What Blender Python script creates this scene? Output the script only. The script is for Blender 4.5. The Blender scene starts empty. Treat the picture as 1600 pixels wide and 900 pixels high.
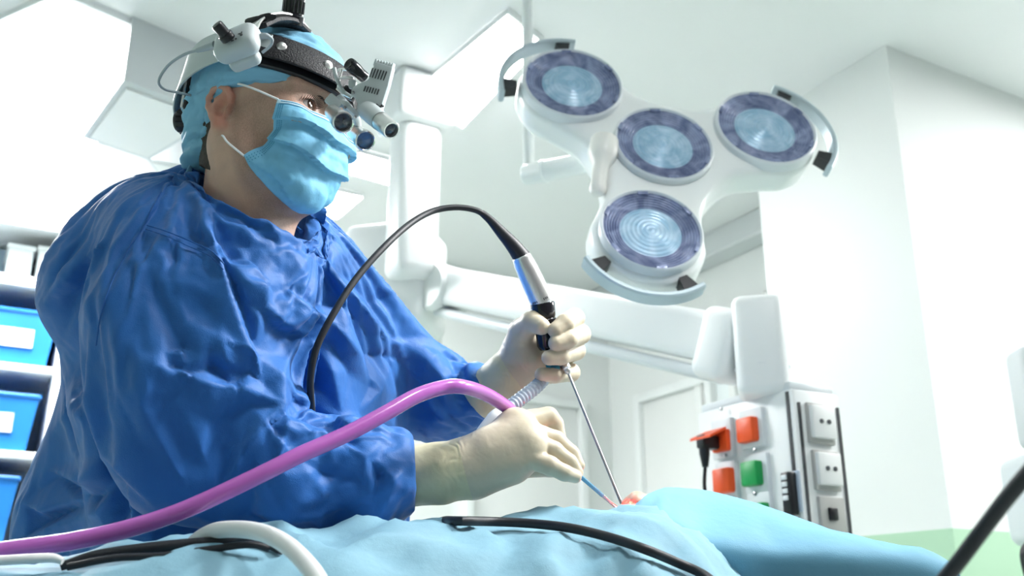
import bpy, bmesh, math, random
import numpy as np
from mathutils import Vector, Matrix, noise as mnoise

# ---------------------------------------------------------------- camera, world, exposure
SC = bpy.context.scene
COL = SC.collection
F_PX = 1550.0
PITCH = math.radians(18.6)
YAW = math.radians(29.6)
CAM = np.array([0.0, 0.0, 1.06])
FH = np.array([math.sin(YAW), math.cos(YAW), 0.0])           # horizontal forward
RT = np.array([math.cos(YAW), -math.sin(YAW), 0.0])          # right
ZZ = np.array([0.0, 0.0, 1.0])
FW = FH * math.cos(PITCH) + ZZ * math.sin(PITCH)
UP = -FH * math.sin(PITCH) + ZZ * math.cos(PITCH)

cam_d = bpy.data.cameras.new('camera')
cam_d.sensor_width = 36.0
cam_d.lens = 36.0 * F_PX / 1600.0
cam_d.clip_start = 0.02
cam = bpy.data.objects.new('camera', cam_d)
COL.objects.link(cam)
cam.matrix_world = Matrix(((RT[0], UP[0], -FW[0], CAM[0]), (RT[1], UP[1], -FW[1], CAM[1]),
                           (RT[2], UP[2], -FW[2], CAM[2]), (0, 0, 0, 1)))
cam_d.dof.use_dof = True
cam_d.dof.focus_distance = 1.16
cam_d.dof.aperture_fstop = 6.0
SC.camera = cam

SC.view_settings.view_transform = 'Standard'
SC.view_settings.look = 'None'
SC.view_settings.gamma = 1.0
SC.view_settings.exposure = 0.0
SC.view_settings.use_curve_mapping = False
PANEL_LIGHT = 52.0
WORLD_LIGHT = .20
SPOT_POWER = 6.5

W = bpy.data.worlds.new('ambient_fill')  # even fill light added through the open side behind the camera
SC.world = W
W.use_nodes = True
W.node_tree.nodes['Background'].inputs[0].default_value = (0.93, 0.97, 1.0, 1)
W.node_tree.nodes['Background'].inputs[1].default_value = WORLD_LIGHT


def P(px, py, d):
    return CAM + d * (FW + RT * ((px - 800) / F_PX) + UP * ((450 - py) / F_PX))


def ray(px, py):
    return FW + RT * ((px - 800) / F_PX) + UP * ((450 - py) / F_PX)


def on_plane(px, py, axis, val):
    r = ray(px, py)
    t = (val - CAM[axis]) / r[axis]
    return CAM + r * t


def project(V):
    q = V - CAM
    d = q @ FW
    return 800 + F_PX * (q @ RT) / d, 450 - F_PX * (q @ UP) / d, d


def pr(rpx, d):
    return rpx * d / F_PX


def nz(v):
    v = np.asarray(v, float)
    return v / (np.linalg.norm(v) + 1e-12)


# ---------------------------------------------------------------- materials
def mat(name, color, rough=0.5, metal=0.0, spec=0.5, var=0.0, var_scale=20.0, bump=0.0, bump_scale=200.0,
        sss=0.0, sss_r=(1, .3, .2), coat=0.0, trans=0.0, emit=None, emit_s=0.0, sheen=0.0, alpha=1.0, ior=1.45):
    m = bpy.data.materials.new(name)
    m.use_nodes = True
    nt = m.node_tree
    b = nt.nodes['Principled BSDF']
    b.inputs['Base Color'].default_value = (*color, 1)
    b.inputs['Roughness'].default_value = rough
    b.inputs['Metallic'].default_value = metal
    b.inputs['Specular IOR Level'].default_value = spec
    b.inputs['IOR'].default_value = ior
    b.inputs['Coat Weight'].default_value = coat
    b.inputs['Transmission Weight'].default_value = trans
    b.inputs['Alpha'].default_value = alpha
    if sss:
        b.inputs['Subsurface Weight'].default_value = sss
        b.inputs['Subsurface Radius'].default_value = sss_r
        b.inputs['Subsurface Scale'].default_value = 0.01
    if sheen:
        b.inputs['Sheen Weight'].default_value = sheen
    if emit:
        b.inputs['Emission Color'].default_value = (*emit, 1)
        b.inputs['Emission Strength'].default_value = emit_s
    tc = nt.nodes.new('ShaderNodeTexCoord')
    if var > 0:
        n = nt.nodes.new('ShaderNodeTexNoise')
        n.inputs['Scale'].default_value = var_scale
        n.inputs['Detail'].default_value = 4
        nt.links.new(tc.outputs['Object'], n.inputs['Vector'])
        mr = nt.nodes.new('ShaderNodeMapRange')
        mr.inputs['From Min'].default_value = 0.25
        mr.inputs['From Max'].default_value = 0.75
        mr.inputs['To Min'].default_value = 1 - var
        mr.inputs['To Max'].default_value = 1 + var
        nt.links.new(n.outputs['Fac'], mr.inputs['Value'])
        vm = nt.nodes.new('ShaderNodeVectorMath')
        vm.operation = 'SCALE'
        vm.inputs[0].default_value = color
        nt.links.new(mr.outputs['Result'], vm.inputs['Scale'])
        nt.links.new(vm.outputs['Vector'], b.inputs['Base Color'])
    if bump > 0:
        n2 = nt.nodes.new('ShaderNodeTexNoise')
        n2.inputs['Scale'].default_value = bump_scale
        n2.inputs['Detail'].default_value = 3
        nt.links.new(tc.outputs['Object'], n2.inputs['Vector'])
        bp = nt.nodes.new('ShaderNodeBump')
        bp.inputs['Strength'].default_value = bump
        bp.inputs['Distance'].default_value = 0.002
        nt.links.new(n2.outputs['Fac'], bp.inputs['Height'])
        nt.links.new(bp.outputs['Normal'], b.inputs['Normal'])
    return m


def wall_mat(name, color, band=None):
    """painted wall; below a height the wall carries a painted green band"""
    m = mat(name, color, rough=0.6, var=0.015, var_scale=3, bump=0.05, bump_scale=120)
    if band:
        nt = m.node_tree
        b = nt.nodes['Principled BSDF']
        g = nt.nodes.new('ShaderNodeNewGeometry')
        sx = nt.nodes.new('ShaderNodeSeparateXYZ')
        nt.links.new(g.outputs['Position'], sx.inputs[0])
        lt = nt.nodes.new('ShaderNodeMath')
        lt.operation = 'LESS_THAN'
        lt.inputs[1].default_value = band[0]
        nt.links.new(sx.outputs['Z'], lt.inputs[0])
        mx = nt.nodes.new('ShaderNodeMix')
        mx.data_type = 'RGBA'
        mx.inputs[6].default_value = (*color, 1)
        mx.inputs[7].default_value = (*band[1], 1)
        nt.links.new(lt.outputs[0], mx.inputs[0])
        nt.links.new(mx.outputs[2], b.inputs['Base Color'])
    return m


M = {}
M['wall'] = wall_mat('wall_paint', (.80, .82, .81), (1.30, (.42, .63, .45)))
M['ceiling'] = mat('ceiling_paint', (.84, .85, .85), .7, var=.01, var_scale=2)
M['floor'] = mat('floor_vinyl', (.55, .62, .60), .35, var=.05, var_scale=30)
M['panel'] = mat('light_panel', (.95, .95, .95), .5, emit=(1.0, 1.0, 1.0), emit_s=PANEL_LIGHT)
M['white'] = mat('white_enamel', (.82, .84, .84), .35, var=.01, var_scale=8)
M['white2'] = mat('white_plastic', (.80, .81, .80), .4, var=.01, var_scale=8)
M['grey_box'] = mat('grey_painted_metal', (.62, .65, .66), .5, var=.02, var_scale=6)
M['steel'] = mat('brushed_steel', (.42, .43, .45), .26, metal=1.0, bump=.05, bump_scale=500)
M['silver'] = mat('satin_silver', (.80, .80, .78), .28, metal=.85)
M['chrome'] = mat('chrome', (.85, .86, .88), .08, metal=1.0)
M['black'] = mat('black_plastic', (.012, .013, .016), .32, spec=.5, var=.1, var_scale=40)
M['black_gloss'] = mat('black_gloss_plastic', (.008, .008, .012), .12, coat=.3)
M['rubber'] = mat('black_rubber', (.015, .017, .022), .5, bump=.1, bump_scale=900)
M['leather'] = mat('black_leather', (.014, .014, .017), .5, bump=.7, bump_scale=420)
M['grey_plastic'] = mat('light_grey_plastic', (.50, .56, .57), .42, var=.02, var_scale=30)
M['grey_cable'] = mat('grey_cable', (.36, .42, .45), .45)
M['skin'] = mat('skin', (.60, .385, .29), .5, var=.08, var_scale=55, bump=.18, bump_scale=420, sss=.25, sss_r=(1, .35, .2))
M['ear_skin'] = mat('reddish_skin', (.66, .30, .22), .5, var=.08, var_scale=60, bump=.12, bump_scale=420, sss=.3)
_nt = M['skin'].node_tree
_b = _nt.nodes['Principled BSDF']
_src = _b.inputs['Base Color'].links[0].from_socket
for _nm, _cl, _k in (('flush', (.60, .21, .15), .62), ('stubble', (.20, .125, .10), .55)):
    _a = _nt.nodes.new('ShaderNodeAttribute')
    _a.attribute_name = _nm
    _n = _nt.nodes.new('ShaderNodeTexNoise')
    _n.inputs['Scale'].default_value = 700 if _nm == 'stubble' else 40
    _m1 = _nt.nodes.new('ShaderNodeMath')
    _m1.operation = 'MULTIPLY'
    _m2 = _nt.nodes.new('ShaderNodeMath')
    _m2.operation = 'MULTIPLY'
    _m2.inputs[1].default_value = _k * 1.7
    _nt.links.new(_a.outputs['Fac'], _m1.inputs[0])
    _nt.links.new(_n.outputs['Fac'], _m1.inputs[1])
    _nt.links.new(_m1.outputs[0], _m2.inputs[0])
    _mx = _nt.nodes.new('ShaderNodeMix')
    _mx.data_type = 'RGBA'
    _mx.inputs[7].default_value = (*_cl, 1)
    _nt.links.new(_m2.outputs[0], _mx.inputs[0])
    _nt.links.new(_src, _mx.inputs[6])
    _src = _mx.outputs[2]
_nt.links.new(_src, _b.inputs['Base Color'])
M['hair'] = mat('dark_hair', (.05, .037, .03), .7, var=.4, var_scale=300, bump=.8, bump_scale=700)
M['eye_white'] = mat('eye_white', (.72, .68, .66), .15, coat=.5)
M['iris'] = mat('brown_iris', (.05, .025, .015), .1, coat=.8)


def fabric(name, color, rough, weave=0.25, scale=900.0, var=.06, vs=14, sheen=0.0, transl=0.0):
    m = mat(name, color, rough, var=var, var_scale=vs, sheen=sheen, spec=.28)
    nt = m.node_tree
    b = nt.nodes['Principled BSDF']
    tc = nt.nodes.new('ShaderNodeTexCoord')
    w1 = nt.nodes.new('ShaderNodeTexVoronoi')
    w1.inputs['Scale'].default_value = scale
    n = nt.nodes.new('ShaderNodeTexNoise')
    n.inputs['Scale'].default_value = 45
    n.inputs['Detail'].default_value = 5
    nt.links.new(tc.outputs['Object'], w1.inputs['Vector'])
    nt.links.new(tc.outputs['Object'], n.inputs['Vector'])
    b1 = nt.nodes.new('ShaderNodeBump')
    b1.inputs['Strength'].default_value = weave
    b1.inputs['Distance'].default_value = 0.0006
    b2 = nt.nodes.new('ShaderNodeBump')
    b2.inputs['Strength'].default_value = 0.22
    b2.inputs['Distance'].default_value = 0.006
    nt.links.new(w1.outputs['Distance'], b1.inputs['Height'])
    nt.links.new(n.outputs['Fac'], b2.inputs['Height'])
    nt.links.new(b2.outputs['Normal'], b1.inputs['Normal'])
    nt.links.new(b1.outputs['Normal'], b.inputs['Normal'])
    if transl:
        out = nt.nodes['Material Output']
        t = nt.nodes.new('ShaderNodeBsdfTranslucent')
        t.inputs[0].default_value = (*color, 1)
        mx = nt.nodes.new('ShaderNodeMixShader')
        mx.inputs[0].default_value = transl
        nt.links.new(b.outputs[0], mx.inputs[1])
        nt.links.new(t.outputs[0], mx.inputs[2])
        nt.links.new(mx.outputs[0], out.inputs['Surface'])
    return m


M['gown'] = fabric('blue_gown_fabric', (.022, .135, .43), .50, sheen=.12)
M['gown_trim'] = fabric('blue_gown_binding', (.02, .11, .37), .5)
M['cap'] = fabric('light_blue_cap_fabric', (.24, .54, .76), .6, transl=.1)
M['mask'] = fabric('light_blue_mask_fabric', (.20, .52, .75), .6, weave=.15, var=.1, vs=60)
M['mask_edge'] = fabric('pale_mask_edge', (.52, .74, .86), .6, weave=.15)
M['elastic'] = fabric('white_elastic', (.82, .84, .86), .6)
M['drape'] = fabric('light_blue_drape', (.25, .46, .57), .6, var=.05, vs=9, transl=.15)
M['drape2'] = fabric('blue_drape', (.21, .47, .64), .6, var=.05, vs=9, transl=.15)
M['glove'] = mat('latex_glove', (.58, .51, .385), .42, spec=.4, var=.04, var_scale=40, bump=.12, bump_scale=160, sss=.15, sss_r=(1, .8, .5))
M['glove_cuff'] = mat('latex_glove_cuff', (.62, .57, .38), .45, spec=.4, var=.06, var_scale=40, bump=.2, bump_scale=120, sss=.15, sss_r=(1, .8, .4))
M['pink'] = mat('pink_tubing', (.44, .12, .46), .24, coat=.3, var=.08, var_scale=25)
M['clear_grey'] = mat('grey_translucent_tube', (.40, .47, .56), .2, coat=.4)
M['red_tissue'] = mat('lit_red_tissue', (.9, .03, .03), .25, sss=.4, emit=(1.0, .02, .01), emit_s=.0)
M['lens_dark'] = mat('coated_lens', (.02, .03, .06), .05, coat=1.0, var=.5, var_scale=90)
M['lens_blue'] = mat('blue_coated_lens', (.03, .10, .26), .05, coat=1.0, var=.6, var_scale=90)
M['blue_bin'] = mat('blue_bin_plastic', (.02, .20, .62), .4, var=.06, var_scale=12)
M['label'] = mat('white_label', (.80, .84, .86), .5)
M['shelf_back'] = mat('cabinet_interior', (.36, .47, .58), .6)
M['orange'] = mat('orange_socket', (.80, .09, .015), .4)
M['green'] = mat('green_socket', (.005, .30, .07), .4)
M['plate'] = mat('pale_grey_plate', (.68, .72, .74), .4)
M['beige_plate'] = mat('beige_grey_plate', (.42, .42, .40), .45)
M['dark_gap'] = mat('dark_gap', (.05, .055, .06), .6)
M['aqua'] = mat('teal_valve', (.02, .22, .30), .15, coat=.6)
M['tip_blue'] = mat('blue_instrument_tube', (.12, .33, .48), .25, metal=.4)
M['rail'] = mat('grey_blue_rail', (.45, .54, .58), .35, metal=.2)
M['lamp_body'] = mat('lamp_white_shell', (.82, .85, .84), .3, coat=.2)
M['ivory'] = mat('ivory_handle', (.80, .79, .74), .35)


def lens_mat(name, c1, c2):
    m = mat(name, c1, .3, coat=.25)
    nt = m.node_tree
    b = nt.nodes['Principled BSDF']
    tc = nt.nodes.new('ShaderNodeTexCoord')
    v = nt.nodes.new('ShaderNodeTexNoise')
    v.inputs['Scale'].default_value = 22
    v.inputs['Detail'].default_value = 3
    v.inputs['Distortion'].default_value = 1.5
    nt.links.new(tc.outputs['Object'], v.inputs['Vector'])
    cr = nt.nodes.new('ShaderNodeValToRGB')
    cr.color_ramp.elements[0].position = .35
    cr.color_ramp.elements[0].color = (*c1, 1)
    cr.color_ramp.elements[1].position = .65
    cr.color_ramp.elements[1].color = (*c2, 1)
    nt.links.new(v.outputs['Fac'], cr.inputs[0])
    nt.links.new(cr.outputs[0], b.inputs['Base Color'])
    b.inputs['Metallic'].default_value = .12
    return m


M['lens_rim'] = lens_mat('lavender_reflector', (.11, .14, .26), (.30, .35, .52))
M['lens_core'] = lens_mat('pale_blue_diffuser', (.24, .42, .58), (.44, .60, .74))


# ---------------------------------------------------------------- mesh helpers
class MB:
    def __init__(self):
        self.v = []
        self.f = []

    def add(self, V, Fc):
        o = len(self.v)
        self.v.extend([tuple(map(float, p)) for p in V])
        self.f.extend([tuple(i + o for i in q) for q in Fc])
        return self

    # oriented box: centre c, half sizes h along axes ax (3 unit vectors), bevel b
    def box(self, c, h, ax=None, b=0.0, seg=2):
        ax = np.eye(3) if ax is None else np.array(ax, float)
        bm = bmesh.new()
        bmesh.ops.create_cube(bm, size=2.0)
        for v in bm.verts:
            v.co = Vector((v.co.x * h[0], v.co.y * h[1], v.co.z * h[2]))
        if b > 0:
            bmesh.ops.bevel(bm, geom=bm.edges[:], offset=min(b, min(h) * .95), segments=seg, profile=.5, affect='EDGES')
        V = np.array([v.co[:] for v in bm.verts]) @ ax + np.asarray(c)
        bm.verts.index_update()
        Fc = [[v.index for v in f.verts] for f in bm.faces]
        if np.linalg.det(ax) < 0:
            Fc = [q[::-1] for q in Fc]
        bm.free()
        return self.add(V, Fc)

    def tube(self, pts, rad, n=14, caps=True, smooth=6, ribs=None):
        pts = np.array(pts, float)
        rad = np.full(len(pts), rad, float) if np.isscalar(rad) else np.array(rad, float)
        if smooth and len(pts) > 2:
            pts, rad = catmull(pts, rad, smooth)
        if ribs is not None:
            rad = rad * (1 + ribs[0] * np.sin(np.linspace(0, ribs[1] * 2 * math.pi, len(rad))))
        T = np.gradient(pts, axis=0)
        T /= np.linalg.norm(T, axis=1)[:, None] + 1e-12
        a = nz(np.cross(T[0], [0.3, 0.2, 0.9]))
        rings = []
        for i in range(len(pts)):
            a = nz(a - T[i] * np.dot(a, T[i]))
            b = np.cross(T[i], a)
            th = np.linspace(0, 2 * math.pi, n, endpoint=False)
            rings.append(pts[i] + rad[i] * (np.cos(th)[:, None] * a + np.sin(th)[:, None] * b))
        V = np.concatenate(rings)
        Fc = []
        m = len(pts)
        for i in range(m - 1):
            for j in range(n):
                k = (j + 1) % n
                Fc.append((i * n + j, i * n + k, (i + 1) * n + k, (i + 1) * n + j))
        if caps:
            Fc.append(tuple(range(n))[::-1])
            Fc.append(tuple((m - 1) * n + j for j in range(n)))
        return self.add(V, Fc)

    # lathe: profile of (r, h) along axis from origin
    def lathe(self, prof, o, axis, n=40, cap0=True, cap1=True):
        axis = nz(axis)
        a = nz(np.cross(axis, [0.31, 0.2, 0.93]))
        b = np.cross(axis, a)
        th = np.linspace(0, 2 * math.pi, n, endpoint=False)
        V = []
        for r, h in prof:
            V.append(np.asarray(o) + axis * h + r * (np.cos(th)[:, None] * a + np.sin(th)[:, None] * b))
        V = np.concatenate(V)
        Fc = []
        for i in range(len(prof) - 1):
            for j in range(n):
                k = (j + 1) % n
                Fc.append((i * n + j, i * n + k, (i + 1) * n + k, (i + 1) * n + j))
        if cap0:
            Fc.append(tuple(range(n))[::-1])
        if cap1:
            Fc.append(tuple((len(prof) - 1) * n + j for j in range(n)))
        return self.add(V, Fc)

    # prism: polygon of 3d points extruded by vector
    def prism(self, poly, vec):
        poly = np.array(poly, float)
        n = len(poly)
        nrm = np.zeros(3)
        for i in range(n):
            nrm += np.cross(poly[i], poly[(i + 1) % n])
        if np.dot(nrm, vec) > 0:
            poly = poly[::-1]
        V = np.concatenate([poly, poly + np.asarray(vec)])
        Fc = [tuple(range(n)), tuple(range(2 * n - 1, n - 1, -1))]
        for i in range(n):
            k = (i + 1) % n
            Fc.append((k, i, n + i, n + k))
        return self.add(V, Fc)

    def grid(self, G):
        G = np.array(G, float)
        r, c = G.shape[:2]
        Fc = [(i * c + j, i * c + j + 1, (i + 1) * c + j + 1, (i + 1) * c + j) for i in range(r - 1) for j in range(c - 1)]
        return self.add(G.reshape(-1, 3), Fc)

    def ball(self, c, r, n=20):
        prof = [(max(1e-5, r * math.sin(t)), -r * math.cos(t)) for t in np.linspace(0.02, math.pi - .02, n)]
        return self.lathe(prof, c, [0, 0, 1], n * 2 if n < 16 else 32)


def catmull(pts, rad, k):
    P0 = np.vstack([2 * pts[0] - pts[1], pts, 2 * pts[-1] - pts[-2]])
    R0 = np.concatenate([[rad[0]], rad, [rad[-1]]])
    op, orr = [], []
    for i in range(1, len(P0) - 2):
        for t in np.linspace(0, 1, k, endpoint=False):
            a, b, c, d = P0[i - 1], P0[i], P0[i + 1], P0[i + 2]
            op.append(.5 * (2 * b + (c - a) * t + (2 * a - 5 * b + 4 * c - d) * t * t + (3 * b - a - 3 * c + d) * t ** 3))
            orr.append(R0[i] * (1 - t) + R0[i + 1] * t)
    op.append(pts[-1])
    orr.append(rad[-1])
    return np.array(op), np.array(orr)


ROOT_LOC = {}


def obj(name, mb, m, parent=None, smooth=True, angle=40, solid=0.0, subsurf=0):
    """links one mesh object; all coordinates are world coordinates"""
    if isinstance(mb, MB):
        V, Fc = np.array(mb.v, float), mb.f
    else:
        V, Fc = mb
        V = np.array(V, float)
    if parent is not None:
        off = ROOT_LOC[parent.name]
    else:
        lo, hi = V.min(0), V.max(0)
        off = np.array([(lo[0] + hi[0]) / 2, (lo[1] + hi[1]) / 2, lo[2]])
    me = bpy.data.meshes.new(name)
    me.from_pydata((V - off).tolist(), [], [list(map(int, q)) for q in Fc])
    me.validate()
    if isinstance(m, (list, tuple)):
        for x in m:
            me.materials.append(x)
    else:
        me.materials.append(m)
    me.update()
    if smooth:
        me.shade_smooth()
        if angle:
            me.set_sharp_from_angle(angle=math.radians(angle))
    o = bpy.data.objects.new(name, me)
    COL.objects.link(o)
    if parent is not None:
        o.parent = parent
    else:
        o.location = off
    ROOT_LOC[o.name] = off
    if solid:
        s = o.modifiers.new('thickness', 'SOLIDIFY')
        s.thickness = solid
        s.offset = -1
    if subsurf:
        s = o.modifiers.new('smooth', 'SUBSURF')
        s.levels = s.render_levels = subsurf
    return o


def tag(o, label=None, cat=None, group=None, kind=None):
    if label:
        o['label'] = label
    if cat:
        o['category'] = cat
    if group:
        o['group'] = group
    if kind:
        o['kind'] = kind
    return o


def thing(name, loc, label, cat, group=None):
    o = bpy.data.objects.new(name, None)
    o.empty_display_size = .05
    COL.objects.link(o)
    o.location = loc
    ROOT_LOC[o.name] = np.array(loc, float)
    return tag(o, label, cat, group)


def struct(name, mb, m, smooth=False):
    return tag(obj(name, mb, m, None, smooth=smooth), kind='structure')


# ---------------------------------------------------------------- noise and implicit surfaces
def _hash(ix, iy, iz, seed):
    h = (ix.astype(np.int64) * 374761393 + iy.astype(np.int64) * 668265263 + iz.astype(np.int64) * 2147483647 + seed * 1274126177) & 0xffffffff
    h = ((h ^ (h >> 13)) * 1274126177) & 0xffffffff
    h = h ^ (h >> 16)
    return h


def perlin(V, scale, seed=0):
    p = V / scale + 31.7
    i = np.floor(p).astype(np.int64)
    f = p - i
    u = f * f * f * (f * (f * 6 - 15) + 10)
    out = np.zeros(len(V))
    for dx in (0, 1):
        for dy in (0, 1):
            for dz in (0, 1):
                h = _hash(i[:, 0] + dx, i[:, 1] + dy, i[:, 2] + dz, seed)
                a = (h & 1023) / 1023.0 * 2 * math.pi
                b = ((h >> 10) & 1023) / 1023.0 * 2 - 1
                s = np.sqrt(1 - b * b)
                g = (np.cos(a) * s) * (f[:, 0] - dx) + (np.sin(a) * s) * (f[:, 1] - dy) + b * (f[:, 2] - dz)
                w = (u[:, 0] if dx else 1 - u[:, 0]) * (u[:, 1] if dy else 1 - u[:, 1]) * (u[:, 2] if dz else 1 - u[:, 2])
                out += w * g
    return out


class SDF:
    """smooth unions of tapered capsules and ellipsoids, meshed by surface nets on a (possibly uneven) grid"""

    def __init__(self, xs, ys, zs):
        self.ax = [np.asarray(a, np.float32) for a in (xs, ys, zs)]
        self.D = np.full([len(a) for a in self.ax], 1.0, np.float32)

    def _sl(self, lo, hi):
        s = []
        for a, l, h in zip(self.ax, lo, hi):
            i0 = max(0, int(np.searchsorted(a, l)) - 2)
            i1 = min(len(a), int(np.searchsorted(a, h)) + 2)
            if i1 <= i0:
                return None
            s.append(slice(i0, i1))
        return tuple(s)

    def _xyz(self, sl):
        return (self.ax[0][sl[0]][:, None, None], self.ax[1][sl[1]][None, :, None], self.ax[2][sl[2]][None, None, :])

    def _mix(self, sl, d, k, op):
        A = self.D[sl]
        if op == 'u':
            if k > 0:
                h = np.maximum(k - np.abs(A - d), 0) / k
                self.D[sl] = np.minimum(A, d) - h * h * k * .25
            else:
                self.D[sl] = np.minimum(A, d)
        else:
            d = -d
            if k > 0:
                h = np.maximum(k - np.abs(A - d), 0) / k
                self.D[sl] = np.maximum(A, d) + h * h * k * .25
            else:
                self.D[sl] = np.maximum(A, d)

    def cap(self, a, b, ra, rb=None, k=.01, op='u'):
        rb = ra if rb is None else rb
        a, b = np.asarray(a, float), np.asarray(b, float)
        m = max(ra, rb) + k + .03
        sl = self._sl(np.minimum(a, b) - m, np.maximum(a, b) + m)
        if sl is None:
            return
        x, y, z = self._xyz(sl)
        ba = b - a
        l2 = max(1e-12, float(ba @ ba))
        px, py, pz = x - a[0], y - a[1], z - a[2]
        h = np.clip((px * ba[0] + py * ba[1] + pz * ba[2]) / l2, 0, 1)
        d = np.sqrt((px - ba[0] * h) ** 2 + (py - ba[1] * h) ** 2 + (pz - ba[2] * h) ** 2) - (ra + (rb - ra) * h)
        self._mix(sl, d.astype(np.float32), k, op)

    def chain(self, pts, k=.01):
        for (a, ra), (b, rb) in zip(pts[:-1], pts[1:]):
            self.cap(a, b, ra, rb, k)

    def ell(self, c, r, ax=None, k=.01, op='u'):
        ax = np.eye(3) if ax is None else np.array(ax, float)
        c = np.asarray(c, float)
        m = max(r) + k + .03
        sl = self._sl(c - m, c + m)
        if sl is None:
            return
        x, y, z = self._xyz(sl)
        px, py, pz = x - c[0], y - c[1], z - c[2]
        q = [px * e[0] + py * e[1] + pz * e[2] for e in ax]
        k0 = np.sqrt(sum((qi / ri) ** 2 for qi, ri in zip(q, r)))
        k1 = np.sqrt(sum((qi / ri ** 2) ** 2 for qi, ri in zip(q, r))) + 1e-9
        self._mix(sl, (k0 * (k0 - 1) / k1).astype(np.float32), k, op)

    def half(self, o, n, k=0.0, within=None):
        """keeps the side against the normal; within = (centre, radius): only there"""
        n = nz(n)
        if within is None:
            sl = (slice(None),) * 3
        else:
            c, r = within
            sl = self._sl(np.asarray(c) - r, np.asarray(c) + r)
        x, y, z = self._xyz(sl)
        d = (x - o[0]) * n[0] + (y - o[1]) * n[1] + (z - o[2]) * n[2]
        if within is not None:
            rr = np.sqrt((x - c[0]) ** 2 + (y - c[1]) ** 2 + (z - c[2]) ** 2)
            d = np.where(rr < r, d, -1.0)
        self._mix(sl, -d.astype(np.float32), k, 's')

    def func(self, fn, op='i'):
        x, y, z = np.meshgrid(*self.ax, indexing='ij')
        d = fn(x, y, z).astype(np.float32)
        if op == 'i':
            self.D = np.maximum(self.D, d)
        else:
            self.D = np.minimum(self.D, d)

    def mesh(self, smooth=1):
        D = self.D
        D[0], D[-1], D[:, 0], D[:, -1], D[:, :, 0], D[:, :, -1] = 1, 1, 1, 1, 1, 1
        S = D < 0
        nx, ny, nz_ = D.shape
        c = S[:-1, :-1, :-1].astype(np.int8)
        cnt = np.zeros_like(c)
        for i in (0, 1):
            for j in (0, 1):
                for k in (0, 1):
                    cnt += S[i:nx - 1 + i, j:ny - 1 + j, k:nz_ - 1 + k]
        act = (cnt > 0) & (cnt < 8)
        idx = np.full(act.shape, -1, np.int64)
        I, J, K = np.nonzero(act)
        idx[I, J, K] = np.arange(len(I))
        X, Y, Z = [a.astype(np.float64) for a in self.ax]
        acc = np.zeros((len(I), 3))
        num = np.zeros(len(I))
        cor = [(a, b, e) for a in (0, 1) for b in (0, 1) for e in (0, 1)]
        for p in range(8):
            for q in range(p + 1, 8):
                A, B = cor[p], cor[q]
                if sum(abs(s - t) for s, t in zip(A, B)) != 1:
                    continue
                da = D[I + A[0], J + A[1], K + A[2]].astype(np.float64)
                db = D[I + B[0], J + B[1], K + B[2]].astype(np.float64)
                cr = (da < 0) != (db < 0)
                t = np.where(cr, da / np.where(cr, da - db, 1), 0)
                pa = np.stack([X[I + A[0]], Y[J + A[1]], Z[K + A[2]]], 1)
                pb = np.stack([X[I + B[0]], Y[J + B[1]], Z[K + B[2]]], 1)
                acc += np.where(cr[:, None], pa + (pb - pa) * t[:, None], 0)
                num += cr
        V = acc / num[:, None]
        Q = []
        for axis in range(3):
            sl0 = [slice(1, n - 1) for n in D.shape]
            sl1 = list(sl0)
            sl0[axis] = slice(0, D.shape[axis] - 1)
            sl1[axis] = slice(1, D.shape[axis])
            a, b = S[tuple(sl0)], S[tuple(sl1)]
            E = np.argwhere(a != b)
            if not len(E):
                continue
            flip = a[tuple(E.T)]
            o = np.array([1, 1, 1])
            o[axis] = 0
            E = E + o
            u, v = [(1, 2), (2, 0), (0, 1)][axis]
            du, dv = np.zeros(3, int), np.zeros(3, int)
            du[u] = 1
            dv[v] = 1
            c0, c1, c2, c3 = E - du - dv, E - dv, E, E - du
            q = np.stack([idx[tuple(x.T)] for x in (c0, c1, c2, c3)], 1)
            q[~flip] = q[~flip][:, ::-1]
            Q.append(q)
        Q = np.concatenate(Q)
        for _ in range(smooth):
            V = relax(V, Q, .5)
        return V, Q


def sample(sd, V):
    i, f = [], []
    for a, c in zip(sd.ax, V.T):
        k = np.clip(np.searchsorted(a, c) - 1, 0, len(a) - 2)
        i.append(k)
        f.append(np.clip((c - a[k]) / (a[k + 1] - a[k]), 0, 1))
    out = 0
    for dx in (0, 1):
        for dy in (0, 1):
            for dz in (0, 1):
                out = out + sd.D[i[0] + dx, i[1] + dy, i[2] + dz] * (f[0] if dx else 1 - f[0]) * (f[1] if dy else 1 - f[1]) * (f[2] if dz else 1 - f[2])
    return out


def relax(V, Q, w):
    acc = np.zeros_like(V)
    n = np.zeros(len(V))
    for a, b in ((0, 1), (1, 2), (2, 3), (3, 0)):
        np.add.at(acc, Q[:, a], V[Q[:, b]])
        np.add.at(acc, Q[:, b], V[Q[:, a]])
        np.add.at(n, Q[:, a], 1)
        np.add.at(n, Q[:, b], 1)
    return V * (1 - w) + w * acc / np.maximum(n, 1)[:, None]


def normals(V, Q):
    N = np.zeros_like(V)
    n = np.cross(V[Q[:, 2]] - V[Q[:, 0]], V[Q[:, 3]] - V[Q[:, 1]])
    for a in range(4):
        np.add.at(N, Q[:, a], n)
    return N / (np.linalg.norm(N, axis=1)[:, None] + 1e-15)


def keep_faces(V, Q, mask):
    """the faces whose vertices all satisfy mask, with unused vertices removed"""
    q = Q[mask[Q].all(1)]
    used = np.unique(q)
    m = np.full(len(V), -1)
    m[used] = np.arange(len(used))
    return V[used], m[q]


def spaced(lo, hi, step, fine=None, fstep=None):
    """grid coordinates; finer inside the range fine"""
    if fine is None:
        return np.arange(lo, hi + step, step)
    a = np.arange(lo, fine[0], step)
    b = np.arange(fine[0], fine[1], fstep)
    c = np.arange(fine[1], hi + step, step)
    return np.concatenate([a, b, c])


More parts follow.
